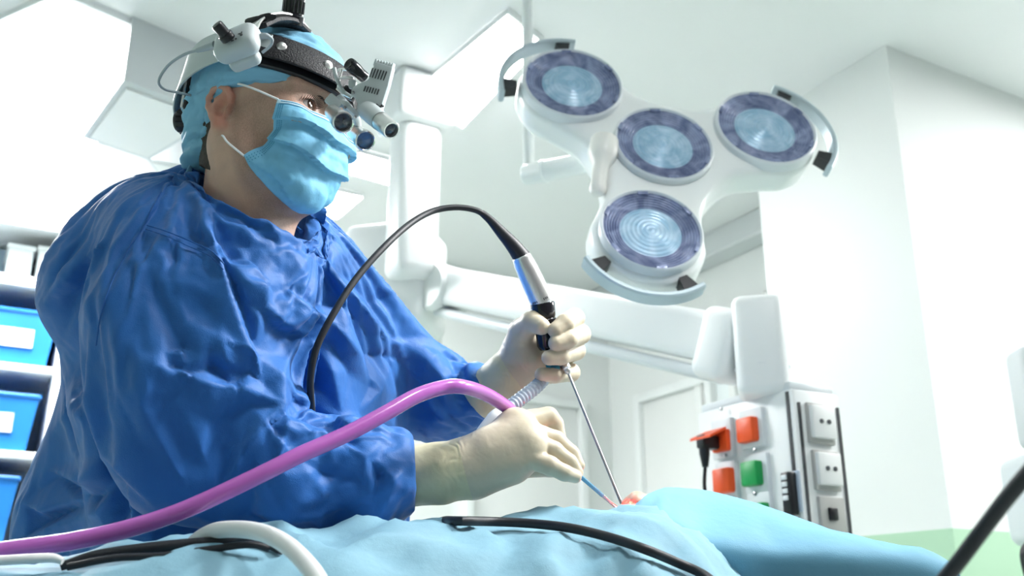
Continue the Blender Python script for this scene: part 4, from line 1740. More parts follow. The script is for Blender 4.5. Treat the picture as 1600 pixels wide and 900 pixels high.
for t in res[2]:
    a2, b2, c2 = tv[t[0]], tv[t[1]], tv[t[2]]
    m = np.nonzero((px >= min(a2[0], b2[0], c2[0]) - .01) & (px <= max(a2[0], b2[0], c2[0]) + .01) & (py >= min(a2[1], b2[1], c2[1]) - .01) & (py <= max(a2[1], b2[1], c2[1]) + .01))[0]
    if not len(m):
        continue
    den = (b2[1] - c2[1]) * (a2[0] - c2[0]) + (c2[0] - b2[0]) * (a2[1] - c2[1])
    if abs(den) < 1e-9:
        continue
    l1 = ((b2[1] - c2[1]) * (px[m] - c2[0]) + (c2[0] - b2[0]) * (py[m] - c2[1])) / den
    l2 = ((c2[1] - a2[1]) * (px[m] - c2[0]) + (a2[0] - c2[0]) * (py[m] - c2[1])) / den
    l3 = 1 - l1 - l2
    i = (l1 > -1e-6) & (l2 > -1e-6) & (l3 > -1e-6)
    hgt[m[i]] = (l1 * th_[t[0]] + l2 * th_[t[1]] + l3 * th_[t[2]])[i]
calm = np.clip((np.linalg.norm(V - NKC, axis=1) - .07) / .05, 0, 1)
V = V + N * (hgt * facing * (.1 + .9 * calm))[:, None]
GOWN_V, GOWN_Q = V, Q
gown = tag(obj('surgical_gown', (V, Q), M['gown'], surgeon, angle=None), 'blue surgical gown')


def on_gown(px_, py_, off=0.0):
    """nearest point of the gown that the camera sees at a picture position"""
    gx, gy, gd = GP
    m = np.hypot(gx - px_, gy - py_) < 9
    if not m.any():
        return None
    return P(px_, py_, gd[m].min() - off)


GP = project(GOWN_V)


def seam(name, pts, r, m=None, n=7):
    q = [on_gown(x, y, -.0002) for x, y in pts]
    q = [p for p in q if p is not None]
    mb = MB().tube(q, r, n=n, smooth=4)
    return obj(name, mb, m or M['gown_trim'], gown)


def dense(pts, k=8):
    out, _ = catmull(np.array(pts, float), np.zeros(len(pts)), k)
    return [tuple(p) for p in out]


seam('shoulder_seam', dense([(252, 300), (236, 330), (226, 352), (200, 392), (175, 440), (158, 490), (150, 540)], 6), .0008)
seam('sleeve_seam', dense([(230, 352), (262, 362), (300, 378), (330, 392), (350, 412)], 6), .0008)
seam('sleeve_seam', dense([(228, 358), (260, 369), (298, 386), (328, 400), (349, 421)], 6), .0007)
seam('binding', dense([(334, 292), (372, 305), (412, 322), (446, 341), (470, 362)], 6), .0028)

# ---------------------------------------------------------------- gloves
def glove(name, lo_px, chains, palm, cuff, cut, label, extra=None, step=.0013, wrist=None):
    pts = [p for ch in chains for p, r in ch] + [q for pr_ in palm for q in (pr_[0][0], pr_[1][0])] + [q for pr_ in cuff for q in (pr_[0][0], pr_[1][0])]
    pts = np.array(pts)
    lo_, hi_ = pts.min(0) - .05, pts.max(0) + .05
    sd = SDF(*[np.arange(l, h, step) for l, h in zip(lo_, hi_)])
    for a, b in palm:
        sd.cap(a[0], b[0], a[1], b[1], k=.014)
    for a, b in cuff:
        sd.cap(a[0], b[0], a[1], b[1], k=.008)
    for ch in chains:
        t = SDF(*sd.ax)
        t.chain(ch, k=.003)
        kk = .0016
        h = np.maximum(kk - np.abs(sd.D - t.D), 0) / kk
        sd.D = np.minimum(sd.D, t.D) - h * h * kk * .25
    if cut is not None:
        sd.half(cut[0], cut[1])
    V, Q = sd.mesh(1)
    N = normals(V, Q)
    # latex wrinkles: rings at the wrist, soft creases on the back
    d = np.zeros(len(V))
    if wrist is not None:
        o, ax, ln = wrist
        s = (V - o) @ nz(ax)
        wv = perlin(V, .02, 31)
        d += .0008 * np.exp(-(s / ln) ** 2) * np.abs(np.sin(s * 300 + wv * 9)) * np.clip(.5 + 2.5 * perlin(V, .025, 35), 0, 1.3)
        bead = np.exp(-((s - ln * .15) / .0018) ** 2)
    d += np.abs(perlin(V, .022, 33)) * .0008 + np.abs(perlin(V, .009, 34)) * .0003
    V = V + N * d[:, None]
    o = obj(name, (V, Q), [M['glove'], M['glove_cuff']], surgeon, angle=None)
    if wrist is not None:
        s = (V - wrist[0]) @ nz(wrist[1])
        o.data.polygons.foreach_set('material_index', (s[Q].mean(1) < 0).astype(np.int32))
        o.data.update()
    return tag(o, label)


# right hand, nearer to the camera, back of the hand towards us, pinching the suction instrument
W0 = S(735, 730, 1.155, 39)
rp = [
    (W0, S(806, 668, 1.185, 27)), (W0, S(822, 680, 1.165, 25)), (W0, S(830, 697, 1.15, 23)), (W0, S(824, 716, 1.14, 21)),
    (S(745, 740, 1.15, 32), S(800, 728, 1.145, 28)), (S(806, 668, 1.185, 27), S(830, 697, 1.15, 22)),
    (S(770, 706, 1.155, 36), S(815, 690, 1.155, 28)),
]
rc = [
    [S(808, 664, 1.188, 22), S(856, 652, 1.205, 16), S(866, 662, 1.21, 14), S(874, 684, 1.205, 11)],
    [S(826, 676, 1.17, 19), S(868, 688, 1.175, 15), S(892, 708, 1.172, 12.5), S(905, 727, 1.165, 9)],
    [S(832, 692, 1.152, 19), S(866, 705, 1.152, 14.5), S(889, 722, 1.155, 12.5), S(902, 738, 1.155, 9.5)],
    [S(828, 715, 1.138, 18), S(860, 728, 1.135, 14.5), S(882, 739, 1.14, 12.5), S(899, 745, 1.148, 10)],
    [S(770, 725, 1.185, 26), S(815, 728, 1.20, 19), S(860, 732, 1.19, 13), S(890, 736, 1.175, 10)],
]
cuf = [(S(650, 742, 1.15, 48), S(690, 739, 1.152, 46)), (S(690, 739, 1.152, 46), S(724, 732, 1.155, 42)), (S(726, 732, 1.155, 41.5), W0)]
glove('right_glove', None, rc, rp, cuf, (P(630, 742, 1.15), -nz(P(724, 732, 1.155) - P(650, 742, 1.15))), 'cream latex glove pinching the suction instrument',
      wrist=(P(727, 731, 1.155), P(770, 718, 1.155) - P(690, 739, 1.152), .020))

# left hand, farther away, wrapped round the endoscope
DS = 1.330
lpalm = [
    (S(795, 590, 1.375, 33), S(818, 545, 1.365, 30)), (S(795, 590, 1.375, 33), S(866, 530, 1.392, 22)),
    (S(795, 590, 1.375, 33), S(868, 556, 1.392, 21)), (S(795, 590, 1.375, 31), S(858, 580, 1.388, 19)),
    (S(818, 545, 1.365, 28), S(866, 520, 1.39, 20)),
]
lc_ = [
    [S(812, 545, 1.362, 26), S(815, 517, 1.345, 20), S(831, 503, 1.322, 17), S(846, 510, 1.306, 13.5)],
    [S(866, 520, 1.388, 18), S(898, 497, 1.350, 15), S(883, 505, 1.312, 14.5), S(868, 516, 1.302, 12.5)],
    [S(870, 540, 1.39, 18), S(907, 522, 1.350, 15.5), S(888, 530, 1.308, 14.5), S(869, 536, 1.298, 12.5)],
    [S(868, 560, 1.39, 18), S(900, 548, 1.348, 14.5), S(876, 556, 1.308, 14), S(858, 559, 1.298, 12)],
    [S(858, 583, 1.386, 16), S(892, 582, 1.352, 14), S(867, 586, 1.315, 12.5), S(846, 585, 1.306, 10.5)],
]
lcf = [(S(758, 618, 1.385, 40), S(785, 598, 1.38, 37)), (S(785, 598, 1.38, 37), S(797, 586, 1.375, 33))]
glove('left_glove', None, lc_, lpalm, lcf, (P(745, 628, 1.385), -nz(P(797, 586, 1.375) - P(758, 618, 1.385))), 'cream latex glove gripping the endoscope',
      wrist=(P(803, 582, 1.375), P(830, 565, 1.375) - P(770, 608, 1.38), .024))

# ================================================================ HEADSET: LOUPES AND HEADLIGHT
hset = thing('surgical_headset', list(H(0, 0, .10)), 'surgical headset with binocular loupes and a grey headlight worn over the cap', 'headset')


def HS(px, py, d):
    return P(px, py, d)


def ribbon(pts, upv, w, t, m, name, parent, smooth=8, wtab=None):
    """flat band of width w and thickness t following points; upv gives the width direction at each point"""
    pts = np.array(pts, float)
    n0 = len(pts)
    upv = np.array(upv, float)
    cp, _ = catmull(pts, np.zeros(n0), smooth)
    cu, _ = catmull(upv, np.zeros(n0), smooth)
    ww = np.full(n0, w) if wtab is None else np.array(wtab, float)
    wv = np.interp(np.linspace(0, n0 - 1, len(cp)), np.arange(n0), ww)
    T = np.gradient(cp, axis=0)
    V, Fc = [], []
    pr_ = [(-1, -.6), (-.9, -1), (.9, -1), (1, -.6), (1, .6), (.9, 1), (-.9, 1), (-1, .6)]
    for i in range(len(cp)):
        tt = nz(T[i])
        u = nz(cu[i] - tt * np.dot(cu[i], tt))
        n = np.cross(tt, u)
        for a, b in pr_:
            V.append(cp[i] + u * wv[i] / 2 * a + n * t / 2 * b)
    k = len(pr_)
    for i in range(len(cp) - 1):
        for j in range(k):
            Fc.append((i * k + j, i * k + (j + 1) % k, (i + 1) * k + (j + 1) % k, (i + 1) * k + j))
    Fc += [tuple(range(k))[::-1], tuple((len(cp) - 1) * k + j for j in range(k))]
    return obj(name, MB().add(V, Fc), m, parent, angle=50)


def headring(a, r_f, r_b, r_s, u0, slope, out=0.0):
    """point on a ring round the head; a = 0 facing, 90 = his right side; u falls towards the face by slope"""
    f = (r_f if math.cos(a) > 0 else r_b) * math.cos(a) - .012
    s = r_s * math.sin(a)
    l = math.hypot(f, s)
    f, s = f * (1 + out / l), s * (1 + out / l)
    return H(f, s, u0 - slope * f)


# leather brow band
A_ = np.radians(np.linspace(-70, 62, 15))
pts = [headring(a, .116, .118, .094, .082, .22, .002) for a in A_]
ups = [hu + hf * .12 * math.cos(a) - (H(0, 0, 0) * 0) for a in A_]
ups = [nz(hu * 1.0 - nz(p - H(-.012, 0, .08)) * .35) for p in pts]
ribbon(pts, ups, .036, .004, M['leather'], 'leather_brow_band', hset, 4)
pts2 = [headring(a, .112, .114, .090, .064, .22, .0) for a in A_]
ribbon(pts2, ups, .020, .006, M['black'], 'brow_pad', hset, 4)
for ad, lab in ((50, 'rivet'), (18, 'rivet')):
    a = math.radians(ad)
    p = headring(a, .116, .118, .094, .084, .22, .003)
    o_ = nz(p - H(-.012, 0, .075))
    obj('rivet', MB().lathe([(.0058, 0), (.0056, .0016), (.004, .0028), (.0001, .0032)], p, o_, n=24, cap1=False), M['silver'], hset)
# grey plastic band round the side and back
A_ = np.radians(np.linspace(56, 190, 15))
tt_ = np.linspace(0, 1, 15)
pts = [headring(a, .116, .116, .096, .082 - .05 * t, .22 - .30 * t, .003) for a, t in zip(A_, tt_)]
ups = [nz(hu + hf * .35 * t) for t in tt_]
ribbon(pts, ups, .030, .003, M['grey_plastic'], 'side_band', hset, 4, wtab=[.026 + .018 * math.sin(min(1, t * 1.25) * 2.4) for t in tt_])
# control box on the side band
cbx = P(371, 68, 1.045)
cz = nz(hs * .9 + hu * .25 + hf * .05)
cx_ = nz(RT * .97 + UP * .10 - cz * np.dot(RT * .97 + UP * .10, cz))
cy_ = np.cross(cz, cx_)
mb = MB().box(cbx, [pr(38, 1.045), pr(28, 1.045), .013], [cx_, cy_, cz], b=.012, seg=5)
box_ = obj('control_box', mb, M['grey_plastic'], hset)
mb = MB().box(cbx + cy_ * -.010 - cz * .016, [pr(26, 1.045), .008, .008], [cx_, cy_, cz], b=.006, seg=3)
obj('box_mount', mb, M['grey_plastic'], hset)
kp = P(352, 54, 1.025)
mb = MB().lathe([(.0075, -.006), (.0078, 0), (.0072, .001)], kp, nz(cz + UP * .3 - RT * .2), n=24)
mb.lathe([(.0062, 0), (.0062, .012), (.0055, .0135), (.0001, .014)], kp, nz(cz + UP * .35 - RT * .35), n=18, cap1=False)
obj('dimmer_knob', mb, M['black'], box_)
for (x, y, w, h) in ((341, 52, 2, 1), (345, 48, 1.4, 1), (362, 62, 2.2, .8), (368, 60, 1.2, 1.2), (370, 48, 2, .8), (374, 46, 1, 1.4)):
    p = P(x, y, 1.026)
    p = p - cz * (np.dot(p - cbx, cz) - .0131)
    obj('dial_mark', MB().box(p, [pr(w, 1.03), pr(h, 1.03), .0004], [cx_, cy_, cz]), M['dark_gap'], box_, smooth=False)
p = P(376, 53, 1.026)
p = p - cz * (np.dot(p - cbx, cz) - .0128)
obj('indicator', MB().lathe([(.0016, 0), (.0016, .0012), (.0001, .0014)], p, cz, n=12, cap1=False), M['dark_gap'], box_)
# cable from the box to the back
obj('strain_relief', MB().tube([P(336, 70, 1.05), P(324, 74, 1.055), P(308, 79, 1.06)], [.0042, .0036, .0026], n=12), M['grey_cable'], hset)
obj('cable', MB().tube([P(310, 78, 1.06), P(286, 86, 1.07), P(262, 103, 1.085), P(248, 126, 1.10), P(256, 139, 1.12), P(276, 144, 1.14), P(298, 149, 1.165)], .0016, n=10), M['grey_cable'], hset)
obj('cable', MB().tube([P(404, 58, 1.045), P(416, 56, 1.045), P(425, 62, 1.05), P(422, 72, 1.055), P(410, 82, 1.06)], [.0034, .0030, .0018, .0016, .0016], n=10), M['grey_cable'], hset)
# back plate and ratchet knob
bc = P(303, 155, 1.19)
bz = nz(-hf + hs * .35)
by = nz(hu - bz * np.dot(hu, bz) + hf * .0)
bx_ = np.cross(by, bz)
mb = MB().box(bc, [.018, pr(28, 1.19), .004], [bx_, by, bz], b=.003)
obj('ratchet_plate', mb, M['black_gloss'], hset)
mb = MB().box(bc + bz * .007 + by * .002, [.014, pr(26, 1.19), .0018], [bx_, by, bz], b=.0015)
obj('ratchet_cover', mb, M['silver'], hset)
rk = P(296, 190, 1.205)
mb = MB()
n_k = 20
prof = [(.012, -.004), (.0145, -.001), (.0145, .012), (.012, .0155), (.0001, .016)]
mb.lathe(prof, rk, bz, n=28, cap1=False)
for k in range(14):
    a = k / 14 * 2 * math.pi
    mb.tube([rk + (bx_ * math.cos(a) + by * math.sin(a)) * .0142 + bz * .000, rk + (bx_ * math.cos(a) + by * math.sin(a)) * .0142 + bz * .011], .0016, n=6, smooth=0)
obj('ratchet_knob', mb, M['black'], hset)
# top strap over the crown and its padded ends
pts = [P(386, 56, 1.075), P(398, 36, 1.10), P(420, 26, 1.125), P(448, 28, 1.155), P(470, 46, 1.19), P(486, 74, 1.225)]
ups = [nz(hf * .9 + hs * .2)] * 6
ribbon(pts, ups, .028, .003, M['silver'], 'crown_strap', hset, 6, wtab=[.030, .028, .024, .022, .022, .022])
pts = [P(396, 44, 1.092), P(420, 34, 1.125), P(446, 36, 1.155), P(466, 52, 1.185)]
ribbon(pts, [nz(hf)] * 4, .034, .006, M['leather'], 'crown_pad', hset, 6)
mb = MB().box(P(407, 30, 1.10), [pr(17, 1.1), .009, .0035], [nz(RT + UP * .12), nz(hf), nz(UP - RT * .1)], b=.003)
mb.box(P(414, 25, 1.105), [pr(5, 1.1), .006, .0025], [nz(RT + UP * .12), nz(hf), nz(UP - RT * .1)], b=.002)
obj('strap_clip', mb, M['black'], hset)
tk_ = P(456, 34, 1.16)
ta = nz(P(462, -20, 1.155) - tk_)
mb = MB().lathe([(.013, -.004), (.0135, 0), (.0135, .006), (.0115, .008), (.0120, .026), (.0130, .030), (.0130, .040), (.011, .042), (.0001, .043)], tk_, ta, n=36, cap1=False)
for k in range(16):
    a = k / 16 * 2 * math.pi
    t1 = nz(np.cross(ta, hs))
    t2 = np.cross(ta, t1)
    q = tk_ + (t1 * math.cos(a) + t2 * math.sin(a)) * .0116
    mb.tube([q + ta * .010, q + ta * .024], .0013, n=6, smooth=0)
obj('crown_knob', mb, M['black_gloss'], hset)

# hinge bracket in front of the brow
DB = 1.10
mb = MB()
for pts in (((524, 112), (534, 108), (548, 110)), ((524, 124), (536, 121), (552, 122)), ((526, 138), (536, 146), (548, 152)), ((534, 108), (530, 124), (528, 138))):
    mb.tube([P(x, y, DB + .002) for x, y in pts], .0016, n=8)
obj('wire_bracket', mb, M['silver'], hset)
mb = MB()
for pts in (((522, 106), (526, 122), (536, 142), (550, 152)),):
    mb.tube([P(x, y, DB - .004) for x, y in pts], .0022, n=10)
mb.box(P(551, 132, DB), [pr(6, DB), pr(7, DB), .004], [RT, UP, -FW], b=.002)
obj('hinge_arm', mb, M['grey_plastic'], hset)
mb = MB().box(P(546, 146, DB + .010), [pr(12, DB), pr(9, DB), .006], [nz(RT + UP * -.7), nz(UP + RT * .7), -FW], b=.003)
obj('bracket_base', mb, M['black'], hset)
# aiming lever (black tube)
a, b = P(546, 100, DB - .012), P(566, 118, DB + .004)
d_ = nz(b - a)
mb = MB().lathe([(.0045, .002), (.0070, 0), (.0076, .002), (.0076, .012), (.0066, .018), (.0066, np.linalg.norm(b - a) + .004)], a - d_ * .001, d_, n=28, cap0=True)
obj('aiming_lever', mb, M['black_gloss'], hset)
# headlight housing
DHL = 1.09
lx = nz(RT * .93 - UP * .36)                 # across the housing in the picture
ly = nz(UP * .93 + RT * .36 - FW * .12)
ly = nz(ly - lx * np.dot(ly, lx))
lz = np.cross(lx, ly)
if np.dot(lz, -FW) < 0:
    lz = -lz


def HL(px, py, dz=0.0):
    return P(px, py, DHL) + lz * dz


outl = [(589, 98), (616, 106), (609, 135), (598, 170), (596, 178), (576, 172), (562, 164), (557, 154), (551, 151), (552, 140), (562, 132), (578, 126)]
mb = MB()
bm = bmesh.new()
vs = [bm.verts.new(HL(x, y, .011)) for x, y in outl]
f0 = bm.faces.new(vs)
r_ = bmesh.ops.extrude_face_region(bm, geom=[f0])
for v in [g for g in r_['geom'] if isinstance(g, bmesh.types.BMVert)]:
    v.co -= Vector(lz * .020)
bmesh.ops.recalc_face_normals(bm, faces=bm.faces[:])
bmesh.ops.bevel(bm, geom=bm.edges[:], offset=.0022, segments=2, profile=.6, affect='EDGES')
bm.verts.index_update()
mb.add([v.co[:] for v in bm.verts], [[v.index for v in f.verts] for f in bm.faces])
bm.free()
lh = obj('headlight_housing', mb, M['grey_plastic'], hset)
for (x0, y0, n, st, ln) in ((583, 115, 6, 4.4, 15), (573, 140, 6, 4.2, 9)):
    for k in range(n):
        x, y = x0 + k * st * .97, y0 + k * st * .24
        obj('vent_slot', MB().box(HL(x, y, .0112), [pr(.9, DHL), pr(ln / 2, DHL), .0006], [lx, ly, lz]), M['dark_gap'], lh, smooth=False)
mb = MB()
for k in range(7):
    mb.box(HL(588 + k * 4.3, 98.5 + k * 1.05, .001), [pr(1.2, DHL), .004, .008], [lx, ly, lz], b=.0008)
obj('heat_sink', mb, M['grey_plastic'], lh)
obj('screw', MB().lathe([(.0020, 0), (.0019, .0008), (.0001, .0010)], HL(555, 146, .0112), lz, n=14, cap1=False), M['steel'], lh)
mb = MB().tube([HL(591, 164, .012), HL(597, 168, .013), HL(603, 167, .013)], .0009, n=8)
mb.tube([HL(596, 172, .013), HL(599, 167, .0145), HL(601, 165, .0145)], .0008, n=8)
obj('filter_lever', mb, M['black'], lh)
# light barrel
a, b = P(575, 173, 1.085), P(612, 204, 1.045)
d_ = nz(b - a)
L = np.linalg.norm(b - a)
mb = MB().lathe([(.0001, -.012), (.009, -.010), (.0112, .0), (.0108, L * .55)], a, d_, n=36, cap0=False, cap1=False)
obj('light_barrel', mb, M['grey_plastic'], hset)
mb = MB().lathe([(.0104, L * .55), (.0106, L * .56), (.0100, L * .97), (.0094, L), (.0078, L), (.0076, L - .004)], a, d_, n=36, cap0=False, cap1=False)
lb = obj('light_bezel', mb, M['silver'], hset)
mb = MB().lathe([(.0077, L - .004), (.004, L - .0025), (.0001, L - .002)], a, d_, n=28, cap0=False, cap1=False)
obj('light_lens', mb, M['lens_dark'], lb)
# loupe barrels
for (ax_, ay, ad, bx2, by2, bd, lm) in ((520, 176, 1.085, 536.5, 191.5, 1.052, 'lens_dark'), (553, 205, 1.135, 571, 220, 1.100, 'lens_blue')):
    a, b = P(ax_, ay, ad), P(bx2, by2, bd)
    d_ = nz(b - a)
    L = np.linalg.norm(b - a)
    mb = MB().lathe([(.0001, -.006), (.0072, -.006), (.0082, -.003), (.0084, .004), (.0108, L * .80), (.0116, L * .82), (.0118, L), (.0106, L + .0006), (.0098, L), (.0096, L - .004)],
                    a, d_, n=40, cap0=False, cap1=False)
    br = obj('loupe_barrel', mb, M['silver'], hset)
    mb = MB().lathe([(.0110, L + .0007), (.0104, L + .0011), (.0098, L + .0004)], a, d_, n=40, cap0=False, cap1=False)
    obj('lens_rim', mb, M['chrome'], br)
    mb = MB().lathe([(.0097, L - .004), (.006, L - .0022), (.0001, L - .0015)], a, d_, n=36, cap0=False, cap1=False)
    obj('lens', mb, M[lm], br)
mb = MB()
mb.tube([P(530, 152, 1.10), P(543, 168, 1.095), P(556, 184, 1.11), P(560, 196, 1.125)], [.0045, .005, .0045, .004], n=12)
mb.box(P(548, 170, 1.088), [pr(17, 1.09), pr(4, 1.09), .0035], [nz(RT * .75 - UP * .66), nz(UP * .75 + RT * .66), -FW], b=.0015)
mb.box(P(522, 160, 1.094), [pr(13, 1.09), pr(9, 1.09), .004], [nz(RT * .75 - UP * .66), nz(UP * .75 + RT * .66), -FW], b=.002)
obj('loupe_bridge', mb, M['grey_plastic'], hset)
for (x, y) in ((539, 168), (555, 183)):
    obj('screw', MB().lathe([(.0019, 0), (.0018, .001), (.0001, .0012)], P(x, y, 1.083), -FW, n=14, cap1=False), M['steel'], hset)

# ================================================================ ENDOSCOPE, held in the left hand
endo = thing('endoscope', list(P(850, 540, DS)), 'endoscope with silver camera head, black cable and thin steel shaft held in the raised hand', 'endoscope')
ax0, ax1 = P(756, 334, 1.315), P(884, 578, 1.325)
top_ = P(815, 402, 1.325)
g0 = P(850, 472, 1.330)
dax = nz(P(846, 470, 1.330) - P(815, 402, 1.325))
obj('camera_cable', MB().tube([P(489, 690, 1.145), P(487, 640, 1.125), P(485, 592, 1.115), P(494, 545, 1.115), P(520, 492, 1.13), P(556, 436, 1.16), P(600, 386, 1.20),
                               P(640, 350, 1.25), P(676, 330, 1.285), P(712, 324, 1.30), P(742, 328, 1.31), P(760, 338, 1.315)], .0041, n=14), M['rubber'], endo)
obj('cable_boot', MB().tube([P(752, 332, 1.314), P(766, 344, 1.316), P(784, 364, 1.318), P(802, 384, 1.321), P(816, 403, 1.325)], [.0044, .0056, .0078, .0102, .0122], n=24), M['rubber'], endo)
L = np.linalg.norm(P(848, 472, 1.330) - top_)
mb = MB().lathe([(.0118, -.002), (.0132, 0), (.0134, .003), (.0134, .005), (.0140, .007), (.0150, .018), (.0158, L * .6), (.0160, L * .9), (.0158, L)], top_, dax, n=40)
ch = obj('camera_head', mb, M['silver'], endo)
for k in range(7):
    t1 = nz(np.cross(dax, FW))
    t2 = np.cross(dax, t1)
    if np.dot(t2, -FW) < 0:
        t2 = -t2
    a = -.9 + k * .16 + (.5 if k > 3 else 0)
    q = top_ + dax * (L * .93) + (t1 * math.sin(a) + t2 * math.cos(a)) * .01605
    obj('engraved_mark', MB().box(q, [.0006, .0014, .0003], [t1 * math.cos(a) - t2 * math.sin(a), dax, t1 * math.sin(a) + t2 * math.cos(a)]), M['dark_gap'], ch, smooth=False)
o_ = top_ + dax * L
d2 = nz(P(856, 545, 1.332) - o_)
mb = MB().lathe([(.0155, 0), (.0165, .002), (.0160, .018), (.0150, .022), (.0162, .023), (.0158, .030), (.0148, .031), (.0142, .034), (.0140, .058), (.0120, .062), (.0105, .064)], o_, d2, n=36)
obj('coupler', mb, M['black_gloss'], endo)
# coupling post with light inlet
e1 = P(868, 575, 1.326)
mb = MB().tube([P(858, 548, 1.332), P(866, 566, 1.328), P(876, 577, 1.324)], [.0075, .007, .0062], n=20)
obj('eyepiece_neck', mb, M['steel'], endo)
mb = MB().lathe([(.0052, 0), (.0056, .002), (.0056, .006), (.0044, .007), (.0044, .010), (.0052, .011), (.0052, .016), (.004, .018)], P(853, 576, 1.312), nz(P(880, 574, 1.314) - P(853, 576, 1.312)), n=24)
obj('light_inlet', mb, M['aqua'], endo)
mb = MB()
for (x, y, r_) in ((857, 571, .0028), (862, 577, .0026), (853, 575, .0024)):
    mb.ball(P(x, y, 1.302), r_, 10)
tip = P(971, 787, 1.232)
sh0 = P(884, 573, 1.316)
ds = nz(tip - sh0)
mb2 = MB().lathe([(.0048, -.006), (.0062, -.002), (.0064, .003), (.0048, .0045), (.0050, .007), (.0040, .009), (.0026, .011)], sh0, ds, n=28)
obj('shaft_collar', mb2, M['silver'], endo)
mb = MB().tube([sh0 + ds * .008, (sh0 + tip) / 2, tip], .0018, n=16, smooth=0)
obj('shaft', mb, M['steel'], endo)
# ribbed light cable leaving under the hand
cpt = [P(856, 586, 1.325), P(838, 604, 1.305), P(815, 622, 1.285), P(792, 640, 1.265), P(772, 656, 1.25), P(745, 690, 1.24), P(720, 760, 1.24)]
mb = MB().tube(cpt[:5], [.0082, .0088, .0090, .0090, .0088], n=20, smooth=26, ribs=(.085, 19))
obj('ribbed_light_cable', mb, M['clear_grey'], endo)
mb = MB().tube([cpt[3] + (cpt[4] - cpt[3]) * .55, cpt[4], cpt[5], cpt[6]], [.0105, .0105, .0075, .006], n=18)
obj('cable_connector', mb, M['white2'], endo)

# ================================================================ SUCTION INSTRUMENT in the right hand
suc = thing('suction_instrument', list(P(905, 745, 1.165)), 'suction instrument with long pink hose held in the lower hand', 'suction instrument')
hose = [P(-160, 878, .84), P(-60, 872, .86), P(10, 860, .875), P(110, 846, .89), P(200, 826, .905), P(290, 796, .92), P(400, 745, .945), P(470, 710, .97), P(540, 679, 1.0),
        P(600, 647, 1.03), P(650, 619, 1.06), P(690, 606, 1.085), P(720, 604, 1.10), P(752, 613, 1.14), P(780, 628, 1.18), P(800, 644, 1.213), P(812, 664, 1.225), P(828, 690, 1.215)]
obj('pink_hose', MB().tube(hose, .0083, n=20), M['pink'], suc)
i0, i1 = P(828, 690, 1.21), P(968, 797, 1.225)
q0 = P(902, 740, 1.180)
mid = P(941, 774, 1.208)
obj('grip_tube', MB().tube([i0, P(865, 712, 1.19), q0], [.006, .0048, .0030], n=16), M['steel'], suc)
obj('blue_sleeve', MB().tube([q0, mid], [.0027, .0024], n=14, smooth=0), M['tip_blue'], suc)
obj('steel_tip', MB().tube([mid, i1], [.0022, .0020], n=14, smooth=0), M['steel'], suc)

# ================================================================ PATIENT, drapes and table
# head of the patient lies face up, crown to the right
pf = nz(ZZ - RT * .06)
pu = nz(RT * .90 + FH * .38 + ZZ * -.05)
pu = nz(pu - pf * np.dot(pu, pf))
ps = np.cross(pf, pu)
PAX = np.array([pf, ps, pu])
NT_ = P(990, 774, 1.235)
PO = NT_ - (pf * .101 - pu * .016) * HK
pat = thing('person', [PO[0], PO[1], PO[2] - .1], 'patient lying face up under the drapes with only the nose showing', 'person')


def PH(f, s, u):
    return PO + (pf * f + ps * s + pu * u) * HK


lo, hi = PO - .16, PO + .16
body_end = PO - pu * .75 - ZZ * .02
lo2, hi2 = np.minimum(lo, body_end - .18), np.maximum(hi, body_end + .18)
sd = SDF(spaced(lo2[0], hi2[0], .014, (PO[0] - .13, PO[0] + .13), .0026), spaced(lo2[1], hi2[1], .014, (PO[1] - .13, PO[1] + .13), .0026),
         spaced(lo2[2], hi2[2], .014, (PO[2] - .12, PO[2] + .14), .0026))
sd.ell(PH(-.034, 0, .050), (.088, .075, .088), PAX, k=0)
sd.ell(PH(.012, 0, -.012), (.056, .058, .082), PAX, k=.03)
sd.ell(PH(.036, 0, -.088), (.020, .022, .018), PAX, k=.03)
for s in (-1, 1):
    sd.ell(PH(-.012, s * .073, 0), (.018, .006, .030), PAX, k=.006)
    sd.ell(PH(.040, s * .038, -.004), (.022, .024, .020), PAX, k=.02)
sd.ell(PH(.068, 0, .000), (.024, .020, .030), PAX, k=.02)
sd.cap(PH(.084, 0, .030), PH(.096, 0, -.012), .0075, .0105, k=.010)
for s in (-1, 1):
    sd.ell(PH(.090, s * .0105, -.018), (.0105, .0085, .0100), PAX, k=.006)
for s in (-1, 1):
    sd.cap(PH(.078, s * .0088, -.038), PH(.092, s * .0076, -.012), .0066, .0056, k=.002, op='s')
TOP = nz(-FH * .85 - RT * .25)
TB = PO - ZZ * .050
sd.cap(PO - pu * .02 - ZZ * .01, TB - pu * .20, .050, .05, k=.03)
sd.cap(TB - pu * .28 + TOP * .02, TB - pu * .70 + TOP * .06 - ZZ * .02, .060, .060, k=.05)
sd.cap(TB - pu * .28 + TOP * .10, TB - pu * .70 + TOP * .15 - ZZ * .02, .060, .060, k=.05)
V, Q = sd.mesh(1)
obj('body', (V, Q), M['skin'], pat, angle=None)
for s in (-1, 1):
    mb = MB().tube([PH(.074, s * .0080, -.018), PH(.084, s * .0078, -.013), PH(.091, s * .0074, -.006)], [.0068, .0066, .0060], n=14)
    tag(obj('nostril_lining', mb, M['red_tissue'], pat), 'red lit inside of the nostril')
# the endoscope's own light, in the nostril
lt = bpy.data.lights.new('endoscope_light', 'POINT')
lt.energy = .22
lt.color = (1.0, .06, .05)
lt.shadow_soft_size = .002
lo_ = bpy.data.objects.new('endoscope_light', lt)
COL.objects.link(lo_)
lo_.location = PH(.080, -.0085, -.030)


